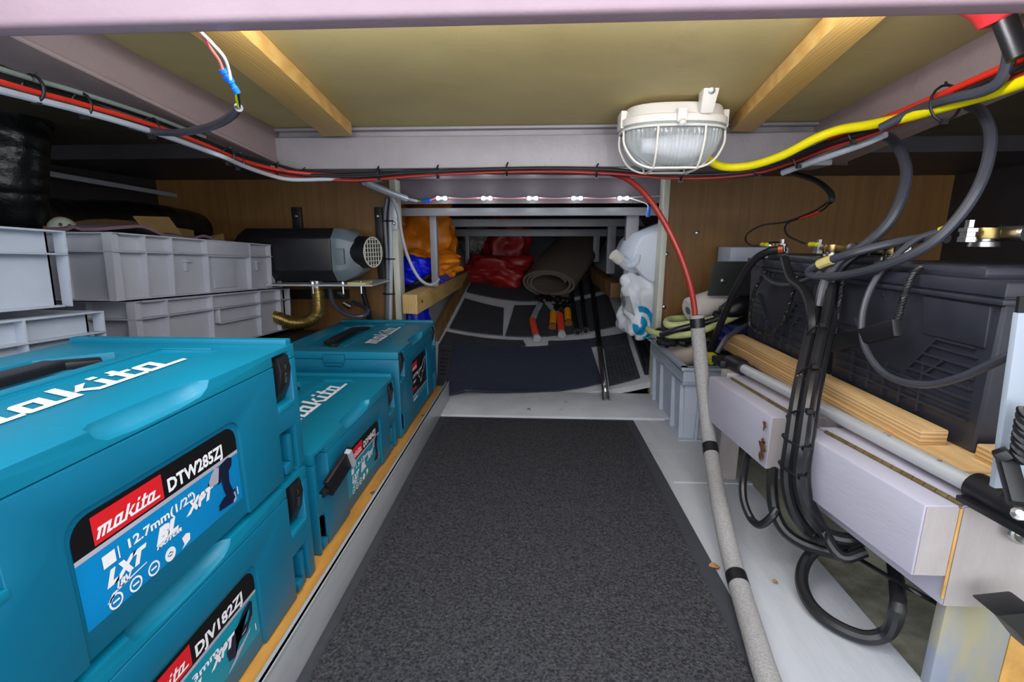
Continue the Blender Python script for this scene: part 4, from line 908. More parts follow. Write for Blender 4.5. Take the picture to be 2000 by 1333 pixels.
o = MB().tube([PY(1395,612,1.33),PY(1402,617,1.32),PY(1396,625,1.32),PY(1330,642,1.33),PY(1290,655,1.36)], 0.008, 10).build('black_strap', M_black); tag(o, 'black strap winding between the hoses', 'strap')
for (u, v, y, r, m, n, lab, cat) in [(1400,690,1.33,(0.06,0.04,0.03),M_blackr,'black_tool','dark tool body heaped in the grey small crate','tool'),(1430,660,1.30,(0.05,0.05,0.035),M_bluedk,'navy_cloth','navy cloth in the grey small crate','cloth'),
                                (1303,672,1.49,(0.02,0.02,0.012),M_bluebag,'blue_scrap','bit of blue plastic in the grey small crate','plastic'),(1330,655,1.40,(0.07,0.05,0.03),M_blackr,'black_bundle','black bundle under the hoses in the grey small crate','bundle'),(1455,690,1.22,(0.03,0.05,0.022),M_cgry,'grey_coupling','grey ribbed coupling by the end of the ply strip','coupling')]:
    o = MB().blob(PY(u,v,y), r, 24, 16, amp=0.3, sc=4, seed=u, crease=0.2, power=2.6).build(n, m); tag(o, lab, cat)
o = MB().tube([PY(1300,684,1.47),PY(1322,674,1.46),PY(1350,669,1.44)], 0.004, 8).build('cable', M_cred); tag(o, 'short red cable end inside the grey small crate', 'cable')
o = MB().tube([PY(1400,690,1.16),PY(1420,660,1.17),PY(1450,640,1.20),PY(1470,630,1.24)], 0.006, 10).build('cable', M_cslate); tag(o, 'dark slate cable arching out of the grey small crate', 'cable')
o = MB().prism([PY(1385,712,1.10),PY(1403,699,1.10),PY(1412,711,1.10),PY(1408,712,1.10),PY(1402,704,1.10),PY(1391,714,1.10)], V(0,0.03,0.0)).box((PX(1400,712,0.40).x,1.09,0.238),(PX(1400,712,0.40).x+0.03,1.16,0.247)).build('yellow_clip', M_yplast); tag(o, 'yellow plastic clip by the black end of the silver pole', 'clip')
# boxes behind
t = thing('metal_box', 'grey metal box with a screwed plate behind the far battery', 'box', PY(1430,560,1.50))
a = PY(1412,482,1.50); b = PY(1480,560,1.50); MB().box((a.x,1.44,b.z),(b.x+0.05,1.54,a.z)).build('body', M_crate2, t, bevel=0.006)
q = [PY(1383,578,1.36),PY(1395,511,1.36),PY(1475,511,1.36),PY(1475,578,1.36)]
MB().prism(q, V(0,0.006,0)).build('plate', mat('bare_plate',(92,94,94),0.32,0.8,spots=((150,142,110),18,0.6,0.2)), t)
MB().lathe([(0.008,0),(0.008,0.003),(0.004,0.006)], PY(1413,549,1.36), (0,-1,0), 10).build('screw', M_steel, t)
MB().box((a.x+0.02,1.38,0.16),(a.x+0.06,1.50,b.z+0.02)).build('bracket', M_dsteel, t)

# ------------------------------------------------------------------ battery shelf: grey timber boxes with hinged flaps
def timber(label, yn, yf, xn, xf_, depth_x, zt, zl, zb, end_board=True):
    # flap on the left (thickness 0.045), then the main box behind the hinge
    t = thing('timber_box', label, 'timber box', (xn, yn, zb))
    w = 0.036
    def X(y): return xn+(xf_-xn)*(y-yn)/(yf-yn)
    fl = [V(X(yn),yn,zl),V(X(yn)+w,yn,zl),V(X(yf)+w,yf,zl),V(X(yf),yf,zl)]
    MB().hexa(fl+[V(p.x,p.y,zt-0.001) for p in fl]).build('flap', M_box, t, bevel=0.002)
    g_ = 0.003
    bx = [V(X(yn)+w+g_,yn,zb),V(X(yn)+w+depth_x,yn,zb),V(X(yf)+w+depth_x,yf,zb),V(X(yf)+w+g_,yf,zb)]
    MB().hexa(bx+[V(p.x,p.y,zt) for p in bx]).build('body', M_box, t, bevel=0.002)
    e = [V(X(yn)+w+g_+0.001,yn-0.0012,zb+0.001),V(X(yn)+w+depth_x-0.001,yn-0.0012,zb+0.001),V(X(yn)+w+depth_x-0.001,yn-0.0012,zt-0.002),V(X(yn)+w+g_+0.001,yn-0.0012,zt-0.002)]
    MB().prism(e, V(0,0.001,0)).build('end_grain', M_boxe, t)
    e = [V(X(yn)+0.002,yn-0.0012,zl+0.002),V(X(yn)+w-0.001,yn-0.0012,zl+0.002),V(X(yn)+w-0.001,yn-0.0012,zt-0.003),V(X(yn)+0.002,yn-0.0012,zt-0.003)]
    MB().prism(e, V(0,0.001,0)).build('end_grain', M_boxe, t)
    h = MB(); n = 14
    h0, h1 = V(X(yn)+w+g_/2,yn+0.0,zt+0.001), V(X(yf)+w+g_/2,yf-0.02,zt+0.001)
    for k in range(n):
        a_, b_ = h0+(h1-h0)*(k/n), h0+(h1-h0)*((k+0.94)/n); h.cyl(a_, b_, 0.0028, seg=8)
    h.bar(h0+V(0.0035,0,-0.0008), h1+V(0.0035,0,-0.0008), 0.004, 0.001)
    h.build('hinge', M_hingeb, t)
    MB().bar(V(X(yn)+w+g_/2,yn-0.0005,zb+0.01), V(X(yn)+w+g_/2,yn-0.0005,zt-0.004), 0.003, 0.001, up=(0,1,0)).build('raw_edge', M_raw, t)
    return t
tb1 = timber('near grey painted timber box with a brass hinge under the silver pole', 0.485, 0.700, 0.416, 0.386, 0.30, 0.242, 0.155, 0.118)
tb2 = timber('far grey painted timber box with rust stains beside the black cable bundle', 0.752, 0.985, 0.381, 0.362, 0.30, 0.238, 0.145, 0.115)
for (u, v, r) in ((1493,833,0.006),(1488,878,0.013)):
    p = PX(u, v, 0.3755); 
    MB().add([p+V(-0.0012-0.018*(p.y-0.80), r*0.7*(1+0.5*math.sin(k*1.9+u)+0.3*math.sin(k*3.7))*math.cos(k*0.2618)+0.002*math.sin(k*0.5), r*1.5*(1+0.35*math.sin(k*2.3+v)+0.2*math.cos(k*4.1))*math.sin(k*0.2618)) for k in range(24)], [tuple(range(24))]).build('rust_stain', M_rust, tb2)
o = MB().box((0.40,0.988,0.0),(0.44,1.02,0.243)).build('shelf_leg', M_boxe); tag(o, 'grey support block under the far end of the battery shelf', 'support')
LX0, LX1 = PY(1846,1235,0.485).x, PY(1986,1235,0.485).x
t = thing('timber_post', 'patchily painted timber leg under the near grey box', 'post', (0.53,0.47,0))
MB().box((LX0,0.490,-0.03),(LX1,0.503,0.1175)).build('post', M_leg, t, bevel=0.002)
MB().box((LX1+0.0005,0.490,-0.03),(LX1+0.03,0.503,0.115)).build('raw_side', M_raw, t)
# ply base and cleats
t = thing('ply_base', 'layered plywood base board with cleats under the batteries', 'board', (0.6,0.9,0.243))
def plyb(lo, hi, n):
    MB().box(lo, (hi[0],hi[1],hi[2]-0.0008)).build(n, M_plyedge, t, bevel=0.0006); MB().box((lo[0]+0.0006,lo[1]+0.0006,hi[2]-0.0009),(hi[0]-0.0006,hi[1]-0.0006,hi[2])).build(n+'_face', M_plytop, t)
plyb((0.478,0.520,0.243),(0.80,1.235,0.264),'board')
plyb((0.484,0.590,0.2645),(0.517,1.205,0.284),'cleat')
plyb((0.522,0.530,0.2645),(0.60,0.556,0.282),'cleat')

# ------------------------------------------------------------------ batteries
def battery(label, y0, y1, x0, flip=False, strap=False):
    z0, z1 = 0.2645, 0.480; x1 = x0+0.172
    t = thing('battery', label, 'battery', ((x0+x1)/2,(y0+y1)/2,z0), 'lead-acid batteries on the ply base')
    hx = [V(x0+0.006,y0+0.006,z0),V(x1-0.006,y0+0.006,z0),V(x1-0.006,y1-0.006,z0),V(x0+0.006,y1-0.006,z0),V(x0,y0,z1-0.032),V(x1,y0,z1-0.032),V(x1,y1,z1-0.032),V(x0,y1,z1-0.032)]
    MB().hexa(hx).build('case', M_case, t, bevel=0.006, seg=3)
    MB().box((x0-0.007,y0-0.006,z1-0.034),(x1+0.007,y1+0.006,z1-0.027)).box((x0-0.007,y0-0.006,z1-0.025),(x1+0.007,y1+0.006,z1-0.008)).box((x0-0.003,y0-0.002,z1-0.03),(x1+0.003,y1+0.002,z1-0.01)).build('lid', M_case, t, bevel=0.0025)
    MB().box((x0+0.004,y0+0.035,z1-0.009),(x1-0.004,y1-0.07,z1+0.006)).build('lid_top', M_case, t, bevel=0.006)
    L = y1-y0; H = z1-z0
    def fp(a, b, out=0.0):  # point on the slightly leaning long face: a along from far to near, b height
        return V(x0+0.006*(1-b/0.85)-out, y1-0.006-(L-0.012)*a, z0+b*H)
    rb = MB()
    def rib(p, q, w=0.0022): 
        A, B = fp(*p), fp(*q); rb.bar(A+V(-0.0005,0,0), B+V(-0.0005,0,0), 0.0030, 0.0075, up=(1,0,0))
    for k in range(7):               # fan of horizontal ribs, cut away in a V at the middle
        b = 0.17+k*0.062
        a0, a1 = 0.05, 0.955
        if b < 0.34: rib((a0,b),(a1,b))
        else: rib((a0,b),(0.32-(b-0.34)*0.6,b)); rib((0.60+(b-0.34)*0.6,b),(a1,b))
    rib((0.32,0.34),(0.17,0.59)); rib((0.60,0.34),(0.75,0.59)); rib((0.75,0.59),(0.94,0.59))
    for a in (0.20,0.34,0.46,0.58,0.70): rib((a,0.10),(a,0.34 if a != 0.70 else 0.42), 0.0018)
    rib((0.70,0.34),(0.80,0.47)); rb.build('rib', M_case, t)
    rib2 = MB()
    for k in range(6): rib2.bar(fp(0.30+0.07*k,0.835), fp(0.30+0.07*k,0.79), 0.006, 0.004, up=(0,1,0))
    rib2.build('lid_clip', M_case, t)
    MB().hexa([fp(0.66,0.60,0.003),fp(0.98,0.60,0.003),fp(0.98,0.60,-0.01),fp(0.66,0.60,-0.01),fp(0.64,0.83,0.004),fp(0.98,0.83,0.004),fp(0.98,0.83,-0.01),fp(0.64,0.83,-0.01)]).build('face_panel', M_case, t, bevel=0.002)
    # twisted rope handle
    def rope(pts, name):
        P = catmull(pts, 22); vs = MB()
        for s_ in range(3):
            Q = []; d = 0
            for i, p in enumerate(P):
                if i: d += (p-P[i-1]).length
                tn = (P[min(i+1,len(P)-1)]-P[max(i-1,0)]).normalized(); n1 = tn.orthogonal().normalized(); n1 = tn.cross(V(1,0,0)).normalized(); n2 = tn.cross(n1)
                ph = d*520+s_*2.094; Q.append(p+n1*0.0022*math.cos(ph)+n2*0.0022*math.sin(ph))
            vs.tube(Q, 0.0025, 6, smooth=0)
        vs.build(name, M_black, t)
    if strap:
        rope([PX(1800,523,.516),PX(1782,540,.504),PX(1764,585,.492),PX(1748,642,.484)], 'rope_handle')
        rope([PX(1648,535,.512),PX(1641,585,.500),PX(1633,635,.490),PX(1630,668,.487)], 'rope_handle')
        A, B = PX(1626,674,.486), PX(1753,640,.479); MB().bar(A, B, 0.024, 0.012, up=(1,0,0)).build('handle_grip', M_black, t, bevel=0.003)
    else:
        rope([fp(0.32,0.86,0.010),fp(0.24,0.60,0.022),fp(0.20,0.30,0.022),fp(0.30,0.22,0.022),fp(0.55,0.24,0.024),fp(0.72,0.40,0.024),fp(0.78,0.62,0.020),fp(0.77,0.84,0.010)], 'rope_handle')
    return t
battery('near big black battery with a strap grip handle and ribbed face', 0.560, 0.862, 0.522, strap=True)
battery('far black battery with a hanging rope handle loop', 0.905, 1.213, 0.522)
def clamp(label, p, d, brass=True, cap=True):
    p = Vector(p); d = Vector(d).normalized(); s_ = d.cross(V(0,0,1)).normalized()
    t = thing('battery_terminal', label, 'terminal', p)
    MB().lathe([(0.016,0),(0.015,0.006),(0.0095,0.007),(0.0085,0.018)], p, (0,0,1), 18).build('post', M_steel, t)
    MB().tube([p+V(0,0,0.010),p+V(0,0,0.024)], 0.014, 18, smooth=0).bar(p+V(0,0,0.017)+d*0.01, p+V(0,0,0.017)+d*0.046, 0.017, 0.012).build('clamp', M_brass, t, bevel=0.0015)
    b = p+V(0,0,0.017)+d*0.050
    MB().tube([b-s_*0.014, b+s_*0.014], 0.0105, 14, smooth=0).build('stud', M_steel, t, bevel=0.001)
    q = p+V(0,0,0.012)-d*0.032
    MB().bar(p+V(0,0,0.017), q+V(0,0,0.005), 0.011, 0.006).build('tongue', M_brass, t, bevel=0.001)
    MB().lathe([(0.010,0),(0.010,0.006),(0.0085,0.0065),(0.0085,0.012),(0.0105,0.0125),(0.0105,0.017),(0.005,0.018),(0.005,0.027)], q+V(0,0,-0.006), (0,0,1), 6).build('nut', M_steel, t)
    return t
clamp('brass battery clamp at the near end of the near battery', PX(1920,482,0.575), (0.9,0.3,0))
clamp('brass battery clamp at the far end of the near battery', V(0.572,0.815,0.484), (0.2,1,0))
clamp('brass battery clamp at the near end of the far battery', V(0.560,0.955,0.484), (0.3,-1,0))
clamp('brass battery clamp at the far end of the far battery', V(0.560,1.165,0.484), (0.25,1,0))
for u, v, X, lab in ((1493,478,0.545,'yellow crimp terminal at the far end of the far battery'),(1590,478,0.545,'yellow crimp terminal at the near end of the far battery')):
    q = PX(u,v,X); o = MB().tube([q+V(0,0.013,0),q+V(0,-0.013,0.0)], [0.0055,0.0045], 10, smooth=0).build('crimp_terminal', M_yplast); tag(o, lab, 'connector')

# ------------------------------------------------------------------ silver pole
t = thing('silver_pole', 'silver telescopic pole with black ends lying on the grey timber boxes', 'pole', (0.44,0.7,0.25))
a, b = PZ(1452,720,0.256), PZ(1912,955,0.258)
MB().tube([a, b], 0.0098, 20, smooth=0).build('tube', M_alu, t)
d = (b-a).normalized()
MB().tube([b-d*0.004, b+d*0.03, b+d*0.09], [0.0165,0.0175,0.0175], 20, smooth=0).bar(b+d*0.0+V(-0.012,0,-0.010), b+d*0.09+V(-0.012,0,-0.010), 0.022, 0.006).build('black_collar', M_black, t, bevel=0.001)
MB().tube([a+d*0.004, a-d*0.05, a-d*0.065], [0.015,0.0155,0.012], 16, smooth=0).box((a.x-0.03,a.y+0.045,a.z-0.012),(a.x+0.03,a.y+0.10,a.z+0.004)).build('black_end', M_black, t, bevel=0.003)
pv = b+d*0.035+V(0.012,0,0.016)
MB().bar(PZ(1990,985,0.285), PZ(1965,895,0.315), 0.014, 0.010).bar(PZ(1965,897,0.315), PZ(1950,880,0.322), 0.014, 0.012).build('lever', M_black, t, bevel=0.002)
MB().lathe([(0.006,0),(0.006,0.003),(0.003,0.005)], PZ(1990,1005,0.277), (-0.5,-0.6,0.6), 10).build('pin', M_steel, t)
nz = V(-0.75,-0.35,0.55).normalized(); txt = MB()
def polept(f, ang):     # along the pole, round it
    s1 = d.cross(V(0,0,1)).normalized(); u1 = s1.cross(d); return a+(b-a)*f+(s1*math.cos(ang)+u1*math.sin(ang))*0.0101
def wrap(txt_, f0, f1, ang, size):
    vs, fs = text_mesh(txt_, 1.0); w_ = max(v_.x for v_ in vs) or 1
    txt.add([polept(f0+(f1-f0)*v_.x/w_, ang+v_.y*size) for v_ in vs], fs)
wrap('CE', 0.66, 0.63, math.pi+2.3, -0.9) if False else None
wrap('CE', 0.625, 0.665, 1.9, 0.9); wrap('MD', 0.685, 0.71, 2.0, 0.6); wrap('max 150 kg', 0.78, 0.87, 1.9, 0.28); wrap('2', 0.735, 0.745, 1.5, 0.7)
for f in (0.752, 0.90):
    for q0, q1, a0, a1 in ((f,f+0.012,1.3,1.42),(f,f+0.004,1.3,1.9)): txt.add([polept(q0,a0),polept(q1,a0),polept(q1,a1),polept(q0,a1)], [(0,1,2,3)])
for f in (0.80,0.86): txt.add([polept(f,2.4),polept(f+0.008,2.4),polept(f+0.008,2.6),polept(f,2.6)], [(0,1,2,3)])
txt.build('marking', M_cblk, t, weld=False)
# white panel, rope and black objects at the right edge
t = thing('white_bin', 'white plastic panel with a black rope at the right edge', 'panel', PX(1970,900,0.50))
q = [PY(1942,955,0.455),PY(1990,612,0.455),PY(2120,612,0.455),PY(2100,955,0.455)]
MB().prism(q, V(0,0.006,0)).build('panel', M_wpanel, t, bevel=0.001)
MB().prism([PY(1992,580,0.456),PY(2080,580,0.456),PY(2080,611,0.456),PY(1988,611,0.456)], V(0,0.003,0)).build('rim', M_black, t)
P = catmull([PY(2006,800,0.44),PY(1996,850,0.44),PY(1990,900,0.44)], 16); rp = MB()
for s_ in range(3):
    Q = [p+V(0.0035*math.cos(i*0.55+s_*2.094),0.0035*math.sin(i*0.55+s_*2.094),0) for i, p in enumerate(P)]; rp.tube(Q, 0.0038, 7, smooth=0)
rp.build('rope', M_black, t)
o = MB().prism([PY(1946,1204,0.43),PY(2030,1196,0.43),PY(2030,1290,0.43),PY(1990,1240,0.43)], V(0,0.03,0)).build('black_wedge', M_black, bevel=0.003); tag(o, 'black plastic wedge poking in at the lower right edge', 'wedge')
t = thing('ring_bolt', 'round steel ring fixed on the near timber box at the right edge', 'ring', PY(1995,1040,0.475))
ctr = PY(1996,1040,0.476); MB().tube([ctr+V(0.012*math.cos(k*0.3927),-0.001,0.010*math.sin(k*0.3927)) for k in range(16)], 0.0035, 8, closed=True, smooth=0).build('ring', M_steel, t)
MB().lathe([(0.007,0),(0.006,0.004),(0.003,0.006)], ctr+V(0,0.004,0), (0,-1,0), 12).build('boss', M_steel, t)
# ------------------------------------------------------------------ heavy cables on the right
def cable(label, pts, r, m, name='cable', seg=10, group=None, caps=None):
    if caps:
        t = thing(name, label, 'cable', pts[0], group); MB().tube(pts, r, seg).build('sheath', m, t)
        for fa, fb, mm, nn in caps:
            P = catmull(pts, 6); i0, i1 = int(fa*(len(P)-1)), max(int(fb*(len(P)-1)), int(fa*(len(P)-1))+1)
            MB().tube(P[i0:i1+1], r*1.22, seg, smooth=0).build(nn, mm, t)
        return t
    o = MB().tube(pts, r, seg).build(name, m); tag(o, label, 'cable', group); return o
cable('thick slate battery cable arching from the ceiling loom to the far battery', [PX(1715,262,0.62),PX(1745,275,0.61),PX(1768,320,0.59),PX(1766,370,0.57),PX(1738,432,0.55),PX(1690,478,0.53),PX(1640,510,0.505),PX(1612,550,0.485),PX(1600,600,0.475)], 0.0082, M_cslate)
cable('thick slate cable from the yellow cable down and back over both batteries', [PX(1890,205,0.62),PX(1918,220,0.61),PX(1935,270,0.59),PX(1920,345,0.565),PX(1880,415,0.545),PX(1820,475,0.525),PX(1740,515,0.505),PX(1650,538,0.49),PX(1595,540,0.48),PX(1580,532,0.478),PX(1600,517,0.48),PX(1660,496,0.50),PX(1740,476,0.54),PX(1800,466,0.56),PX(1850,466,0.567)], 0.0068, M_cslate, caps=[(0.715,0.755,M_tape,'tape')])
cable('dark cable with a yellow sleeve hanging in a wide loop before the near battery', [PX(1862,442,0.575),PX(1835,452,0.57),PX(1790,468,0.55),PX(1745,505,0.525),PX(1705,555,0.50),PX(1684,620,0.485),PX(1690,680,0.478),PX(1730,732,0.475),PX(1800,752,0.475),PX(1870,740,0.475),PX(1940,710,0.475),PX(2010,675,0.48)], 0.0046, M_cslate, caps=[(0.0,0.10,M_yplast,'yellow_sleeve')])
cable('thick black cable sweeping down from the far battery clamp into the crate', [PX(1530,487,0.545),PX(1500,492,0.52),PX(1470,512,0.50),PX(1440,560,0.485),PX(1415,615,0.475),PX(1395,665,0.47),PX(1385,705,0.47)], 0.0085, M_cblk, caps=[(0.0,0.08,M_copper,'copper_end')])
cable('black cable leaving the far battery and drooping under its lid edge', [PX(1490,500,0.53),PX(1488,530,0.515),PX(1510,552,0.50),PX(1545,556,0.495),PX(1580,545,0.485),PX(1600,535,0.48)], 0.0048, M_cslate)
BX = 0.372
B = [(1600,560,0.49),(1590,620,0.465),(1574,690,0.425),(1556,780,0.385),(1544,860,0.366),(1536,920,0.364),(1540,965,0.368),(1556,1010,0.38),(1590,1048,0.41),(1640,1060,0.44),(1690,1050,0.48)]
def off(pts, du, dv, dx=0): return [PX(u+du, v+dv*(0.3 if v < 1000 else 1), x+dx) for u, v, x in pts]
cable('front black cable of the tied bundle between the grey timber boxes', off(B,0,0), 0.0085, M_cpaint, group=None)
cable('second black cable of the tied bundle, right of the front one', off(B,24,-6,0.004), 0.0085, M_cblk)
cable('black cable with pale paint splashes on the left of the tied bundle', [PX(1532,505,0.50),PX(1545,545,0.49),PX(1572,570,0.475),PX(1586,620,0.45)]+off(B[2:],8,4,0.020), 0.0080, M_cpaint)
cable('black cable at the back of the tied bundle, from the near battery clamp', [PX(1760,472,0.565),PX(1700,485,0.545),PX(1650,515,0.515),PX(1622,560,0.50)]+off(B[1:8],36,-4,0.022)+[PX(1640,1085,0.42),PX(1690,1078,0.45)], 0.0078, M_cblk)
for v, k in ((660,'below the battery lid'),(738,'beside the ply cleat'),(812,'level with the far box top'),(862,'just above the rust stain'),(916,'lowest on the straight run'),(1030,'where the bundle turns under the box')):
    best = min(range(len(B)-1), key=lambda i: abs((B[i][1]+B[i+1][1])/2-v)); (u0,v0,x0_),(u1,v1,x1_) = B[best], B[best+1]; f = (v-v0)/(v1-v0)
    p = PX(u0+(u1-u0)*f+12, v, x0_+(x1_-x0_)*f+0.005); d_ = (PX(u1,v1,x1_)-PX(u0,v0,x0_)).normalized(); s1 = d_.cross(V(1,0,0)).normalized(); s2 = d_.cross(s1)
    o = MB().tube([p+s1*0.0305*math.cos(a*0.3927)+s2*0.0125*math.sin(a*0.3927) for a in range(16)], 0.0018, 6, closed=True, smooth=0).cbox(p-s1*0.031*(1 if s1.y > 0 else -1)+V(-0.004,0.0,0), (0.008,0.006,0.006)).build('cable_tie', M_black); tag(o, 'black cable tie on the tied bundle, '+k, 'cable tie', 'ties on the black cable bundle')
cable('thin black cable loop hanging below the far timber box', [PX(1462,885,0.39),PX(1452,930,0.36),PX(1452,975,0.35),PX(1466,1012,0.355),PX(1484,1026,0.36),PX(1505,1012,0.37),PX(1518,995,0.38)], 0.0062, M_cblk)
cable('black cable dropping behind the bundle from the far timber box', [PX(1510,905,0.40),PX(1508,960,0.38),PX(1515,1005,0.38),PX(1535,1040,0.39),PX(1575,1066,0.41),PX(1640,1085,0.44)], 0.0085, M_cblk)
cable('paint-flecked black cable in a big loop resting on the floor', [PZ(1640,1052,0.075),PZ(1600,1070,0.055),PZ(1572,1100,0.035),PZ(1566,1140,0.020),PZ(1586,1185,0.012),PZ(1630,1222,0.010),PZ(1690,1246,0.012),PZ(1735,1235,0.030),PX(1753,1190,0.435),PX(1752,1150,0.455),PX(1748,1115,0.475),PX(1742,1080,0.495)], 0.0088, M_cpaint)
cable('thin black cable slanting under the near timber box', [PX(1640,1070,0.46),PX(1690,1100,0.46),PX(1740,1130,0.455),PX(1790,1158,0.46),PX(1850,1190,0.50)], 0.003, M_cblk)
# thin pair to the far battery
cable('black sheathed cable curling from the loom down to the far battery wires', [PX(1545,338,0.64),PX(1590,352,0.63),PX(1618,372,0.61),PX(1625,388,0.60),PX(1620,395,0.60)], 0.0062, M_cblk)
cable('thin black wire looping left to the far end of the far battery', [PX(1622,390,0.60),PX(1595,410,0.60),PX(1560,425,0.59),PX(1530,435,0.585),PX(1490,440,0.575),PX(1462,455,0.56),PX(1456,470,0.55),PX(1468,480,0.545),PX(1485,480,0.545)], 0.0022, M_cblk)
cable('thin black wire with a red sleeve reaching the near end of the far battery', [PX(1623,390,0.60),PX(1610,408,0.60),PX(1580,422,0.595),PX(1545,432,0.59),PX(1533,445,0.585),PX(1538,460,0.57),PX(1556,470,0.56),PX(1572,476,0.55)], 0.0022, M_cblk, caps=[(0.20,0.38,M_cred,'red_sleeve')])

# ------------------------------------------------------------------ red cable into the foam lagged pipe
cable('dark red cable arching from the ceiling loom down into the grey lagging', [PY(1190,338,1.14),PY(1225,350,1.12),PY(1262,382,1.10),PY(1296,432,1.08),PY(1325,490,1.06),PY(1346,550,1.05),PY(1356,600,1.05),PY(1358,640,1.05)], 0.0062, M_cdred)
t = thing('lagged_pipe', 'grey foam lagged pipe with black tape bands curving across the floor', 'pipe', PZ(1445,1150,0.018))
LP = [PY(1361,616,1.05),PY(1366,680,1.04),PY(1374,760,1.01),PY(1384,850,0.96),PY(1394,920,0.885),PZ(1408,1000,0.052),PZ(1428,1090,0.026),PZ(1448,1160,0.018),PZ(1472,1240,0.0165),PZ(1500,1330,0.0165),PZ(1560,1480,0.0165)]
CL = catmull(LP, 10)
MB().tube(CL, 0.0148, 24, smooth=0).build('lagging', M_lag, t)
MB().tube([CL[0]-(CL[1]-CL[0]).normalized()*0.0005, CL[0]+(CL[1]-CL[0])*0.05], 0.009, 14, smooth=0).build('bore', M_cgry, t)
def pipe_at(v):
    return min(range(len(CL)-1), key=lambda i: abs(666.5-FPX*((_u.dot(CL[i]-CAMP))/(_f.dot(CL[i]-CAMP)))-v))
for v0, v1 in ((622,640),(869,888),(1124,1146)):
    i0, i1 = pipe_at(v0), pipe_at(v1)
    pts = CL[i0:i1+1] if i1 > i0 else CL[i0:i0+2]
    # exact band between the two heights
    def interp(v):
        f_ = [666.5-FPX*((_u.dot(p-CAMP))/(_f.dot(p-CAMP))) for p in CL]
        for k in range(len(CL)-1):
            if f_[k] <= v <= f_[k+1]: return CL[k]+(CL[k+1]-CL[k])*((v-f_[k])/(f_[k+1]-f_[k]))
        return CL[0]
    MB().tube([interp(v0), interp((v0+v1)/2), interp(v1)], 0.0153, 24, smooth=0).build('tape_band', M_black, t)

# ------------------------------------------------------------------ loom under the hatch frame
LOOM = [(-40,160,0.50),(60,186,0.57),(160,212,0.635),(300,254,0.76),(400,290,0.88),(470,318,0.98),(540,336,1.05),(600,344,1.085),(700,346,1.10),(800,338,1.10),(900,334,1.10),(1000,332,1.10),(1100,331,1.10),(1200,333,1.10),(1300,341,1.10),(1400,342,1.09),(1480,334,1.06),(1540,315,1.01),(1620,282,0.92),(1700,256,0.85),(1800,218,0.76),(1880,185,0.70),(1960,150,0.645),(2040,112,0.60)]
def loom(du, dv, dy, i0=0, i1=None, wob=0.0, ph=0):
    out = []
    for k, (u, v, y) in enumerate(LOOM[i0:i1]):
        s = 1.0/max(y, 0.4)
        out.append(PY(u+du*s, v+dv*s+wob*math.sin(k*1.3+ph)*s, y+dy))
    return out
L8 = 13
cable('bright red cable along the left side channel into the corner', loom(0,-6,-0.012,0,8,1.0)+[PY(680,344,1.115),PY(740,340,1.13)], 0.0030, M_cred)
cable('light grey cable along the left side channel under the bright red one', loom(0,3,-0.008,0,5)+[PY(440,308,0.90),PY(470,322,0.95),PY(520,340,1.02),PY(570,351,1.06),PY(660,350,1.10),PY(740,352,1.14)], 0.0042, M_clgry)
cable('black cable on top of the left loom', loom(0,-14,0.012,0,7,1.0,2)+[PY(620,340,1.11),PY(760,338,1.12),PY(900,332,1.12),PY(1100,331,1.12)], 0.0032, M_cblk)
cable('pale green-grey cable at the top of the left loom', loom(0,-19,0.0,0,5,0.5), 0.0030, mat('cable_greengrey',(120,132,126),0.45))
cable('thin dark red cable under the crossbeam from left to right', loom(0,2,0.004,5,24,1.5,1), 0.0034, M_cdred)
cable('second thin dark red cable crossing under the crossbeam', loom(0,6,0.0,5,24,1.8,3), 0.003, M_cdred)
cable('black cable crossing under the crossbeam, front one', loom(0,-2,-0.010,6,24,1.2,4), 0.0036, M_cblk)
cable('black cable crossing under the crossbeam, rear one', loom(0,4,0.014,6,24,1.2,0.5), 0.0040, M_cblk)
cable('thin black cable weaving through the loom under the crossbeam', loom(0,8,0.008,8,22,2.0,2.2), 0.0026, M_cblk)
cable('red cable climbing with the loom to the upper right corner', loom(0,-12,-0.004,18,24,0.8,1), 0.0046, M_cred)
cable('black cable under the red one in the upper right corner', loom(0,-5,0.004,17,24,0.8,2), 0.0046, M_cblk)
cable('grey cable end lying in the right loom', [PY(1528,338,1.03),PY(1560,326,1.0),PY(1620,305,0.94),PY(1690,280,0.88),PY(1730,262,0.85)], 0.0058, M_clgry)
cable('bright yellow cable running from the bulkhead lamp to the upper right', [PY(1378,300,1.045),PY(1392,318,1.03),PY(1420,327,1.01),PY(1470,323,0.98),PY(1530,303,0.94),PY(1590,272,0.90),PY(1640,254,0.87),PY(1700,244,0.83),PY(1770,229,0.775),PY(1850,206,0.715),PY(1930,183,0.665),PY(2010,155,0.62),PY(2080,125,0.58)], 0.0075, M_cyel, seg=14)
cable('grey cable bending up from the right loom to the red cover', [PY(1720,250,0.80),PY(1790,215,0.76),PY(1850,195,0.70),PY(1920,178,0.655),PY(1955,155,0.635),PY(1970,115,0.625),PY(1972,75,0.62),PY(1965,45,0.62)], 0.0064, M_cslate)
t = thing('red_cover', 'red rubber cover with black plug at the top right corner', 'cover', PY(1940,20,0.62))
MB().lathe([(0.0,0),(0.016,0.005),(0.022,0.02),(0.034,0.036),(0.036,0.05)], PY(1950,52,0.62), (-0.35,0,0.95), 14).build('cover', M_redbtn, t)
MB().tube([PY(1962,40,0.61),PY(1976,75,0.605),PY(1990,112,0.60)], 0.0105, 12).build('plug', M_black, t)
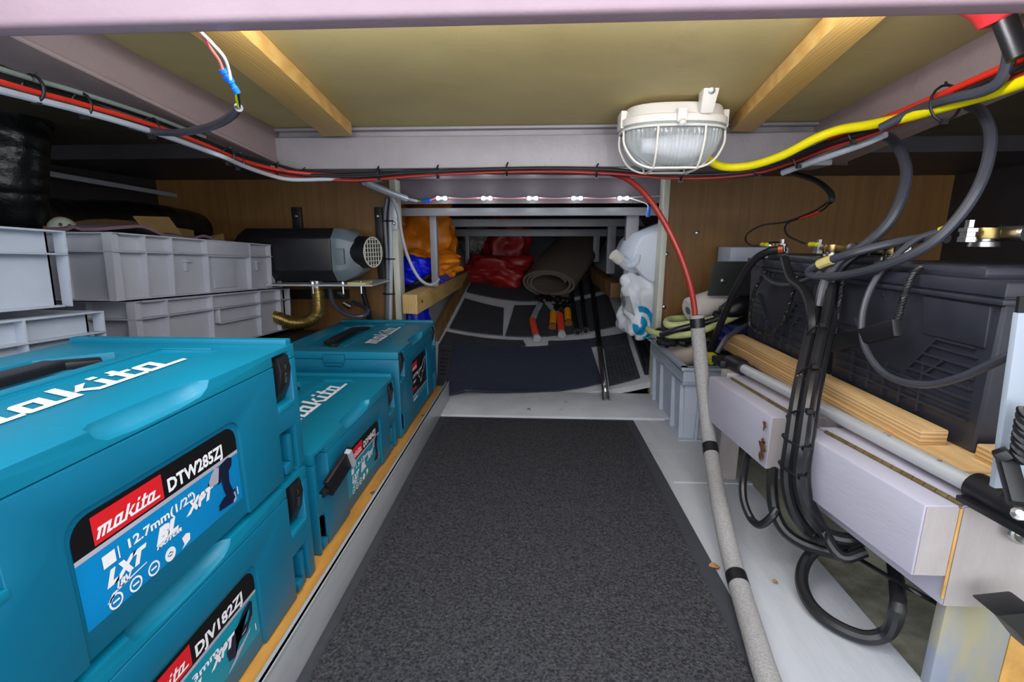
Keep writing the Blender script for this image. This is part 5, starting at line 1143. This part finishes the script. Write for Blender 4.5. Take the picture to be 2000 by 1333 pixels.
for i, (u, v, y, lab) in enumerate([(65,172,0.57,'near the left edge'),(160,204,0.635,'second from the left edge'),(295,248,0.755,'where the grey tail leaves'),(445,305,0.94,'before the left corner'),(465,315,0.97,'close before the left corner'),(540,332,1.05,'in the left corner'),(592,342,1.08,'just past the left corner'),(740,340,1.10,'over the slanting conduit'),(855,338,1.10,'above the first lights'),(990,333,1.10,'above the middle lights'),(1165,335,1.10,'left of the red cable'),(1330,342,1.10,'under the bulkhead lamp'),(1480,333,1.06,'below the yellow cable'),(1560,312,0.99,'where the grey end lies'),(1668,262,0.875,'right of the crossbeam corner'),(1848,195,0.725,'round the yellow cable')]):
    p = PY(u, v, y); k = min(range(len(LOOM)-1), key=lambda j: abs((LOOM[j][0]+LOOM[j+1][0])/2-u)); d_ = (PY(*LOOM[k+1])-PY(*LOOM[k])).normalized(); s1 = d_.cross(V(0,0,1)).normalized(); s2 = s1.cross(d_)
    rr = 0.011 if u < 1840 else 0.021
    if u < 500: rr = 0.0125
    if u == 1848: p = p+V(0,0,-0.004)
    o = MB().tube([p+s1*rr*math.cos(a*0.3927)+s2*rr*(1.1)*math.sin(a*0.3927) for a in range(16)], 0.0018, 6, closed=True, smooth=0).cbox(p-s2*rr*1.15, (0.008,0.006,0.007)).bar(p+s2*rr+s1*0.002, p+s2*(rr+0.005)+s1*0.005+d_*0.003, 0.003, 0.0012).build('cable_tie', M_black); tag(o, 'black cable tie on the ceiling loom, '+lab, 'cable tie', 'ties on the ceiling loom')
# tail of the front LED string
t = thing('wire_tail', 'white and pink wires with blue crimps hanging from the near beam', 'wires', PY(460,210,0.72))
MB().tube([PY(392,62,0.53),PY(408,90,0.55),PY(428,118,0.57),PY(437,142,0.58)], 0.0016, 8).build('pink_wire', M_cpink, t)
MB().tube([PY(392,62,0.53),PY(415,85,0.545),PY(438,112,0.56),PY(448,140,0.575),PY(450,156,0.58)], 0.0016, 8).build('white_wire', M_cwht, t)
for a_, b_ in (((434,135,0.578),(446,158,0.585)),((446,150,0.58),(464,182,0.59))):
    A, Bq = PY(*a_), PY(*b_); MB().tube([A, A+(Bq-A)*.1, A+(Bq-A)*.35, A+(Bq-A)*.4, A+(Bq-A)*.6, A+(Bq-A)*.65, Bq], [0.0042,0.0040,0.0040,0.0030,0.0030,0.0040,0.0036], 12, smooth=0).build('crimp', M_blue, t)
MB().tube([PY(461,180,0.59),PY(463,195,0.60),PY(467,210,0.61)], 0.0018, 8).build('green_core', M_cgrn, t)
MB().tube([PY(464,180,0.59),PY(467,195,0.60),PY(468,210,0.61)], 0.0014, 8).build('black_core', M_cblk, t)
MB().tube([PY(466,210,0.61),PY(455,224,0.63),PY(430,240,0.66),PY(395,252,0.69),PY(350,259,0.72),PY(300,257,0.745),PY(250,244,0.715)], 0.0052, 12).build('sheath', M_cslate, t)

# ------------------------------------------------------------------ LED strings
def led_string(label, Q, group_dir, extra):
    t = thing('led_string', label, 'led lights', Q[0]+V(0,0,-0.02))
    for q in Q:
        m_ = MB().cbox(q, (0.040,0.005,0.010)).build('module', M_cslate, t, bevel=0.001)
        for dx in (-0.011, 0.011): MB().blob(q+V(dx,-0.005*group_dir,-0.001), (0.0068,0.005,0.0060), 14, 10, amp=0).build('lens', M_led, m_)
    for q0, q1 in zip(Q, Q[1:]):
        for k in (-1, 1): MB().tube([q0+V(0.02,0,0.0015*k), (q0+q1)/2+V(0,0,-0.003+0.0015*k), q1+V(-0.02,0,0.0015*k)], 0.0013, 6).build('wire', M_cwht if k > 0 else M_cpink, t)
    return t
t = led_string('string of five lit white LED modules across the stern opening', LED_BACK, 1, True)
MB().tube([LED_BACK[4]+V(0.02,0,0), PY(1240,390,1.57),PY(1262,398,1.565),PY(1268,408,1.56)], 0.002, 8).build('wire', M_cwht, t)
MB().tube([PY(1268,404,1.56),PY(1265,424,1.56)], 0.0062, 10, smooth=0).build('crimp', M_blue, t)
MB().tube([LED_BACK[0]+V(-0.02,0,0), PY(846,389,1.57),PY(840,391,1.57)], 0.002, 8).build('wire', M_cpink, t)
MB().tube([PY(841,391,1.57),PY(824,393,1.57)], 0.0062, 10, smooth=0).build('crimp', M_blue, t)
MB().tube([PY(824,393,1.57),PY(812,393,1.56)], 0.0022, 8).build('green_core', M_cgrn, t)
MB().tube([PY(814,393,1.56),PY(800,390,1.54),PY(780,384,1.51),PY(755,375,1.48)], 0.0045, 8).build('sheath', M_clgry, t)
MB().tube([LED_BACK[4]+V(0.02,0,0.002), PY(1290,383,1.57)], 0.0008, 6).build('tie_wire', M_cwht, t)
led_string('string of LED modules behind the near pink beam', [q+V(0,0,0) for q in LED_FRONT], -1, False)

# ------------------------------------------------------------------ bulkhead lamp
lc = V(0.254,1.000,0.0); zc = cz(1.0)
zc -= 0.004
t = thing('bulkhead_lamp', 'white oval bulkhead lamp with a wire cage on the plywood ceiling', 'lamp', (lc.x,lc.y,zc-0.11))
def oval(ax_, ay, z, n=40, p=2.8, dy=0.0):
    out = []
    for k in range(n):
        c_, s_ = math.cos(2*math.pi*k/n), math.sin(2*math.pi*k/n)
        r_ = 1/(abs(c_)**p+abs(s_)**p)**(1/p); out.append(V(lc.x+ax_*c_*r_, lc.y+ay*s_*r_+dy, z))
    return out
zr = zc-0.036
loft([oval(0.0874,0.0621,zc-0.002,p=2.6),oval(0.0893,0.0640,zc-0.006,p=2.6),oval(0.0931,0.0679,zr+0.014,p=2.6),oval(0.0988,0.0727,zr+0.013,p=2.6),oval(0.0988,0.0727,zr,p=2.6)]).build('housing', M_lampw, t, bevel=0.002)
loft([oval(0.0960,0.0698,zr,p=2.6),oval(0.0960,0.0698,zr-0.004,p=2.6)]).build('seal', M_lampgl, t)
# ribbed dome (inner and outer skin)
def dome(f, ribs):
    secs = []
    for k in range(15):
        s_ = k/14*math.pi/2; q = max(math.cos(s_)**0.62, 0.02); z = zr-0.004-0.068*f*math.sin(s_)**0.9
        o_ = oval(0.091*f*q, 0.063*f*q, z, n=220, p=2.6)
        if ribs:
            for p_ in o_:
                b_ = 0.0022*math.cos((p_.x-lc.x)*2*math.pi/0.0072); p_.y += b_*(1 if p_.y > lc.y else -1)*(math.cos(s_)); p_.z += -b_*math.sin(s_)
        secs.append(o_)
    return loft(secs)
dome(1.0, True).build('lens', M_glass, t, smooth=80)
loft([oval(0.088,0.060,zr+0.001,p=2.6),oval(0.088,0.060,zr-0.003,p=2.6)]).build('reflector', mat('reflector',(206,204,208),0.35,0.2), t)
MB().tube([V(lc.x-0.055,lc.y,zr-0.030),V(lc.x-0.035,lc.y,zr-0.030),V(lc.x+0.02,lc.y,zr-0.030),V(lc.x+0.058,lc.y,zr-0.030)], [0.013,0.015,0.025,0.020], 16).build('bulb', mat('bulb_pearl',(232,230,240),0.3), t)
cg = MB()
cg.tube(oval(0.096,0.069,zr-0.006,n=40,p=2.6), 0.0024, 8, closed=True, smooth=0)
for y_, zz in ((-0.038,-0.074),(0.038,-0.074)):
    cg.tube([V(lc.x-0.094,lc.y+y_*0.6,zr-0.006),V(lc.x-0.092,lc.y+y_*0.7,zr-0.032),V(lc.x-0.074,lc.y+y_*0.9,zr-0.061),V(lc.x-0.048,lc.y+y_,zr+zz),V(lc.x-0.02,lc.y+y_,zr+zz-0.001),V(lc.x+0.02,lc.y+y_,zr+zz-0.001),V(lc.x+0.048,lc.y+y_,zr+zz),V(lc.x+0.074,lc.y+y_*0.9,zr-0.061),V(lc.x+0.092,lc.y+y_*0.7,zr-0.032),V(lc.x+0.094,lc.y+y_*0.6,zr-0.006)], 0.0021, 8)
def hoop(x):
    return [V(lc.x+x,lc.y-0.068,zr-0.006),V(lc.x+x,lc.y-0.066,zr-0.030),V(lc.x+x*0.98,lc.y-0.056,zr-0.056),V(lc.x+x*0.96,lc.y-0.036,zr-0.076),V(lc.x+x*0.95,lc.y,zr-0.078),V(lc.x+x*0.96,lc.y+0.036,zr-0.076),V(lc.x+x*0.98,lc.y+0.056,zr-0.056),V(lc.x+x,lc.y+0.066,zr-0.030),V(lc.x+x,lc.y+0.068,zr-0.006)]
for x in (-0.040, 0.044): cg.tube(hoop(x), 0.0020, 8, smooth=5)
cg.build('cage', M_lampw, t)
MB().box((lc.x-0.010,lc.y-0.080,zr-0.004),(lc.x+0.006,lc.y-0.068,zr+0.020)).build('catch', M_lampw, t, bevel=0.002)
MB().lathe([(0.006,0),(0.006,0.006),(0.003,0.008)], V(lc.x-0.002,lc.y-0.080,zr-0.003), (0,-0.7,-0.7), 12).build('catch_screw', M_lampw, t)
lx = lc.x+0.040
MB().hexa([V(lx-0.011,lc.y-0.078,zr+0.010),V(lx+0.011,lc.y-0.078,zr+0.010),V(lx+0.011,lc.y-0.064,zr+0.010),V(lx-0.011,lc.y-0.064,zr+0.010),V(lx-0.014,lc.y-0.098,zc+0.016),V(lx+0.014,lc.y-0.098,zc+0.016),V(lx+0.014,lc.y-0.066,zc+0.014),V(lx-0.014,lc.y-0.066,zc+0.014)]).build('lug', M_lampw, t, bevel=0.003)
MB().lathe([(0.0055,0),(0.0055,0.002),(0.002,0.003)], V(lx,lc.y-0.0945,zc+0.006), (0,-1,-0.3), 12).build('screw', M_steel, t)
for s_ in (-1,1): MB().box((lc.x+s_*0.094-0.006,lc.y-0.022,zr-0.002),(lc.x+s_*0.094+0.006,lc.y+0.022,zc-0.006)).build('side_lug', M_lampw, t, bevel=0.003)

# ------------------------------------------------------------------ small litter on the floor
for u, v, r, lab in ((1395,1107,0.008,'small dry leaf scrap on the floor left of the lagged pipe'),(1033,800,0.006,'small brown leaf scrap on the cross plank'),(1514,1137,0.004,'tiny brown chip on the floor right of the lagged pipe')):
    p = PZ(u, v, 0.003 if v > 900 else 0.008); o = MB().grid(lambda a,b: p+V((a-.5)*2.2*r, (b-.5)*r*1.5*(1-abs(2*a-1)**2+0.1), 0.002*math.sin(a*4)+0.001), 6, 4, thick=(0,0,-0.0008)).build('dry_leaf', M_leaf); tag(o, lab, 'leaf')
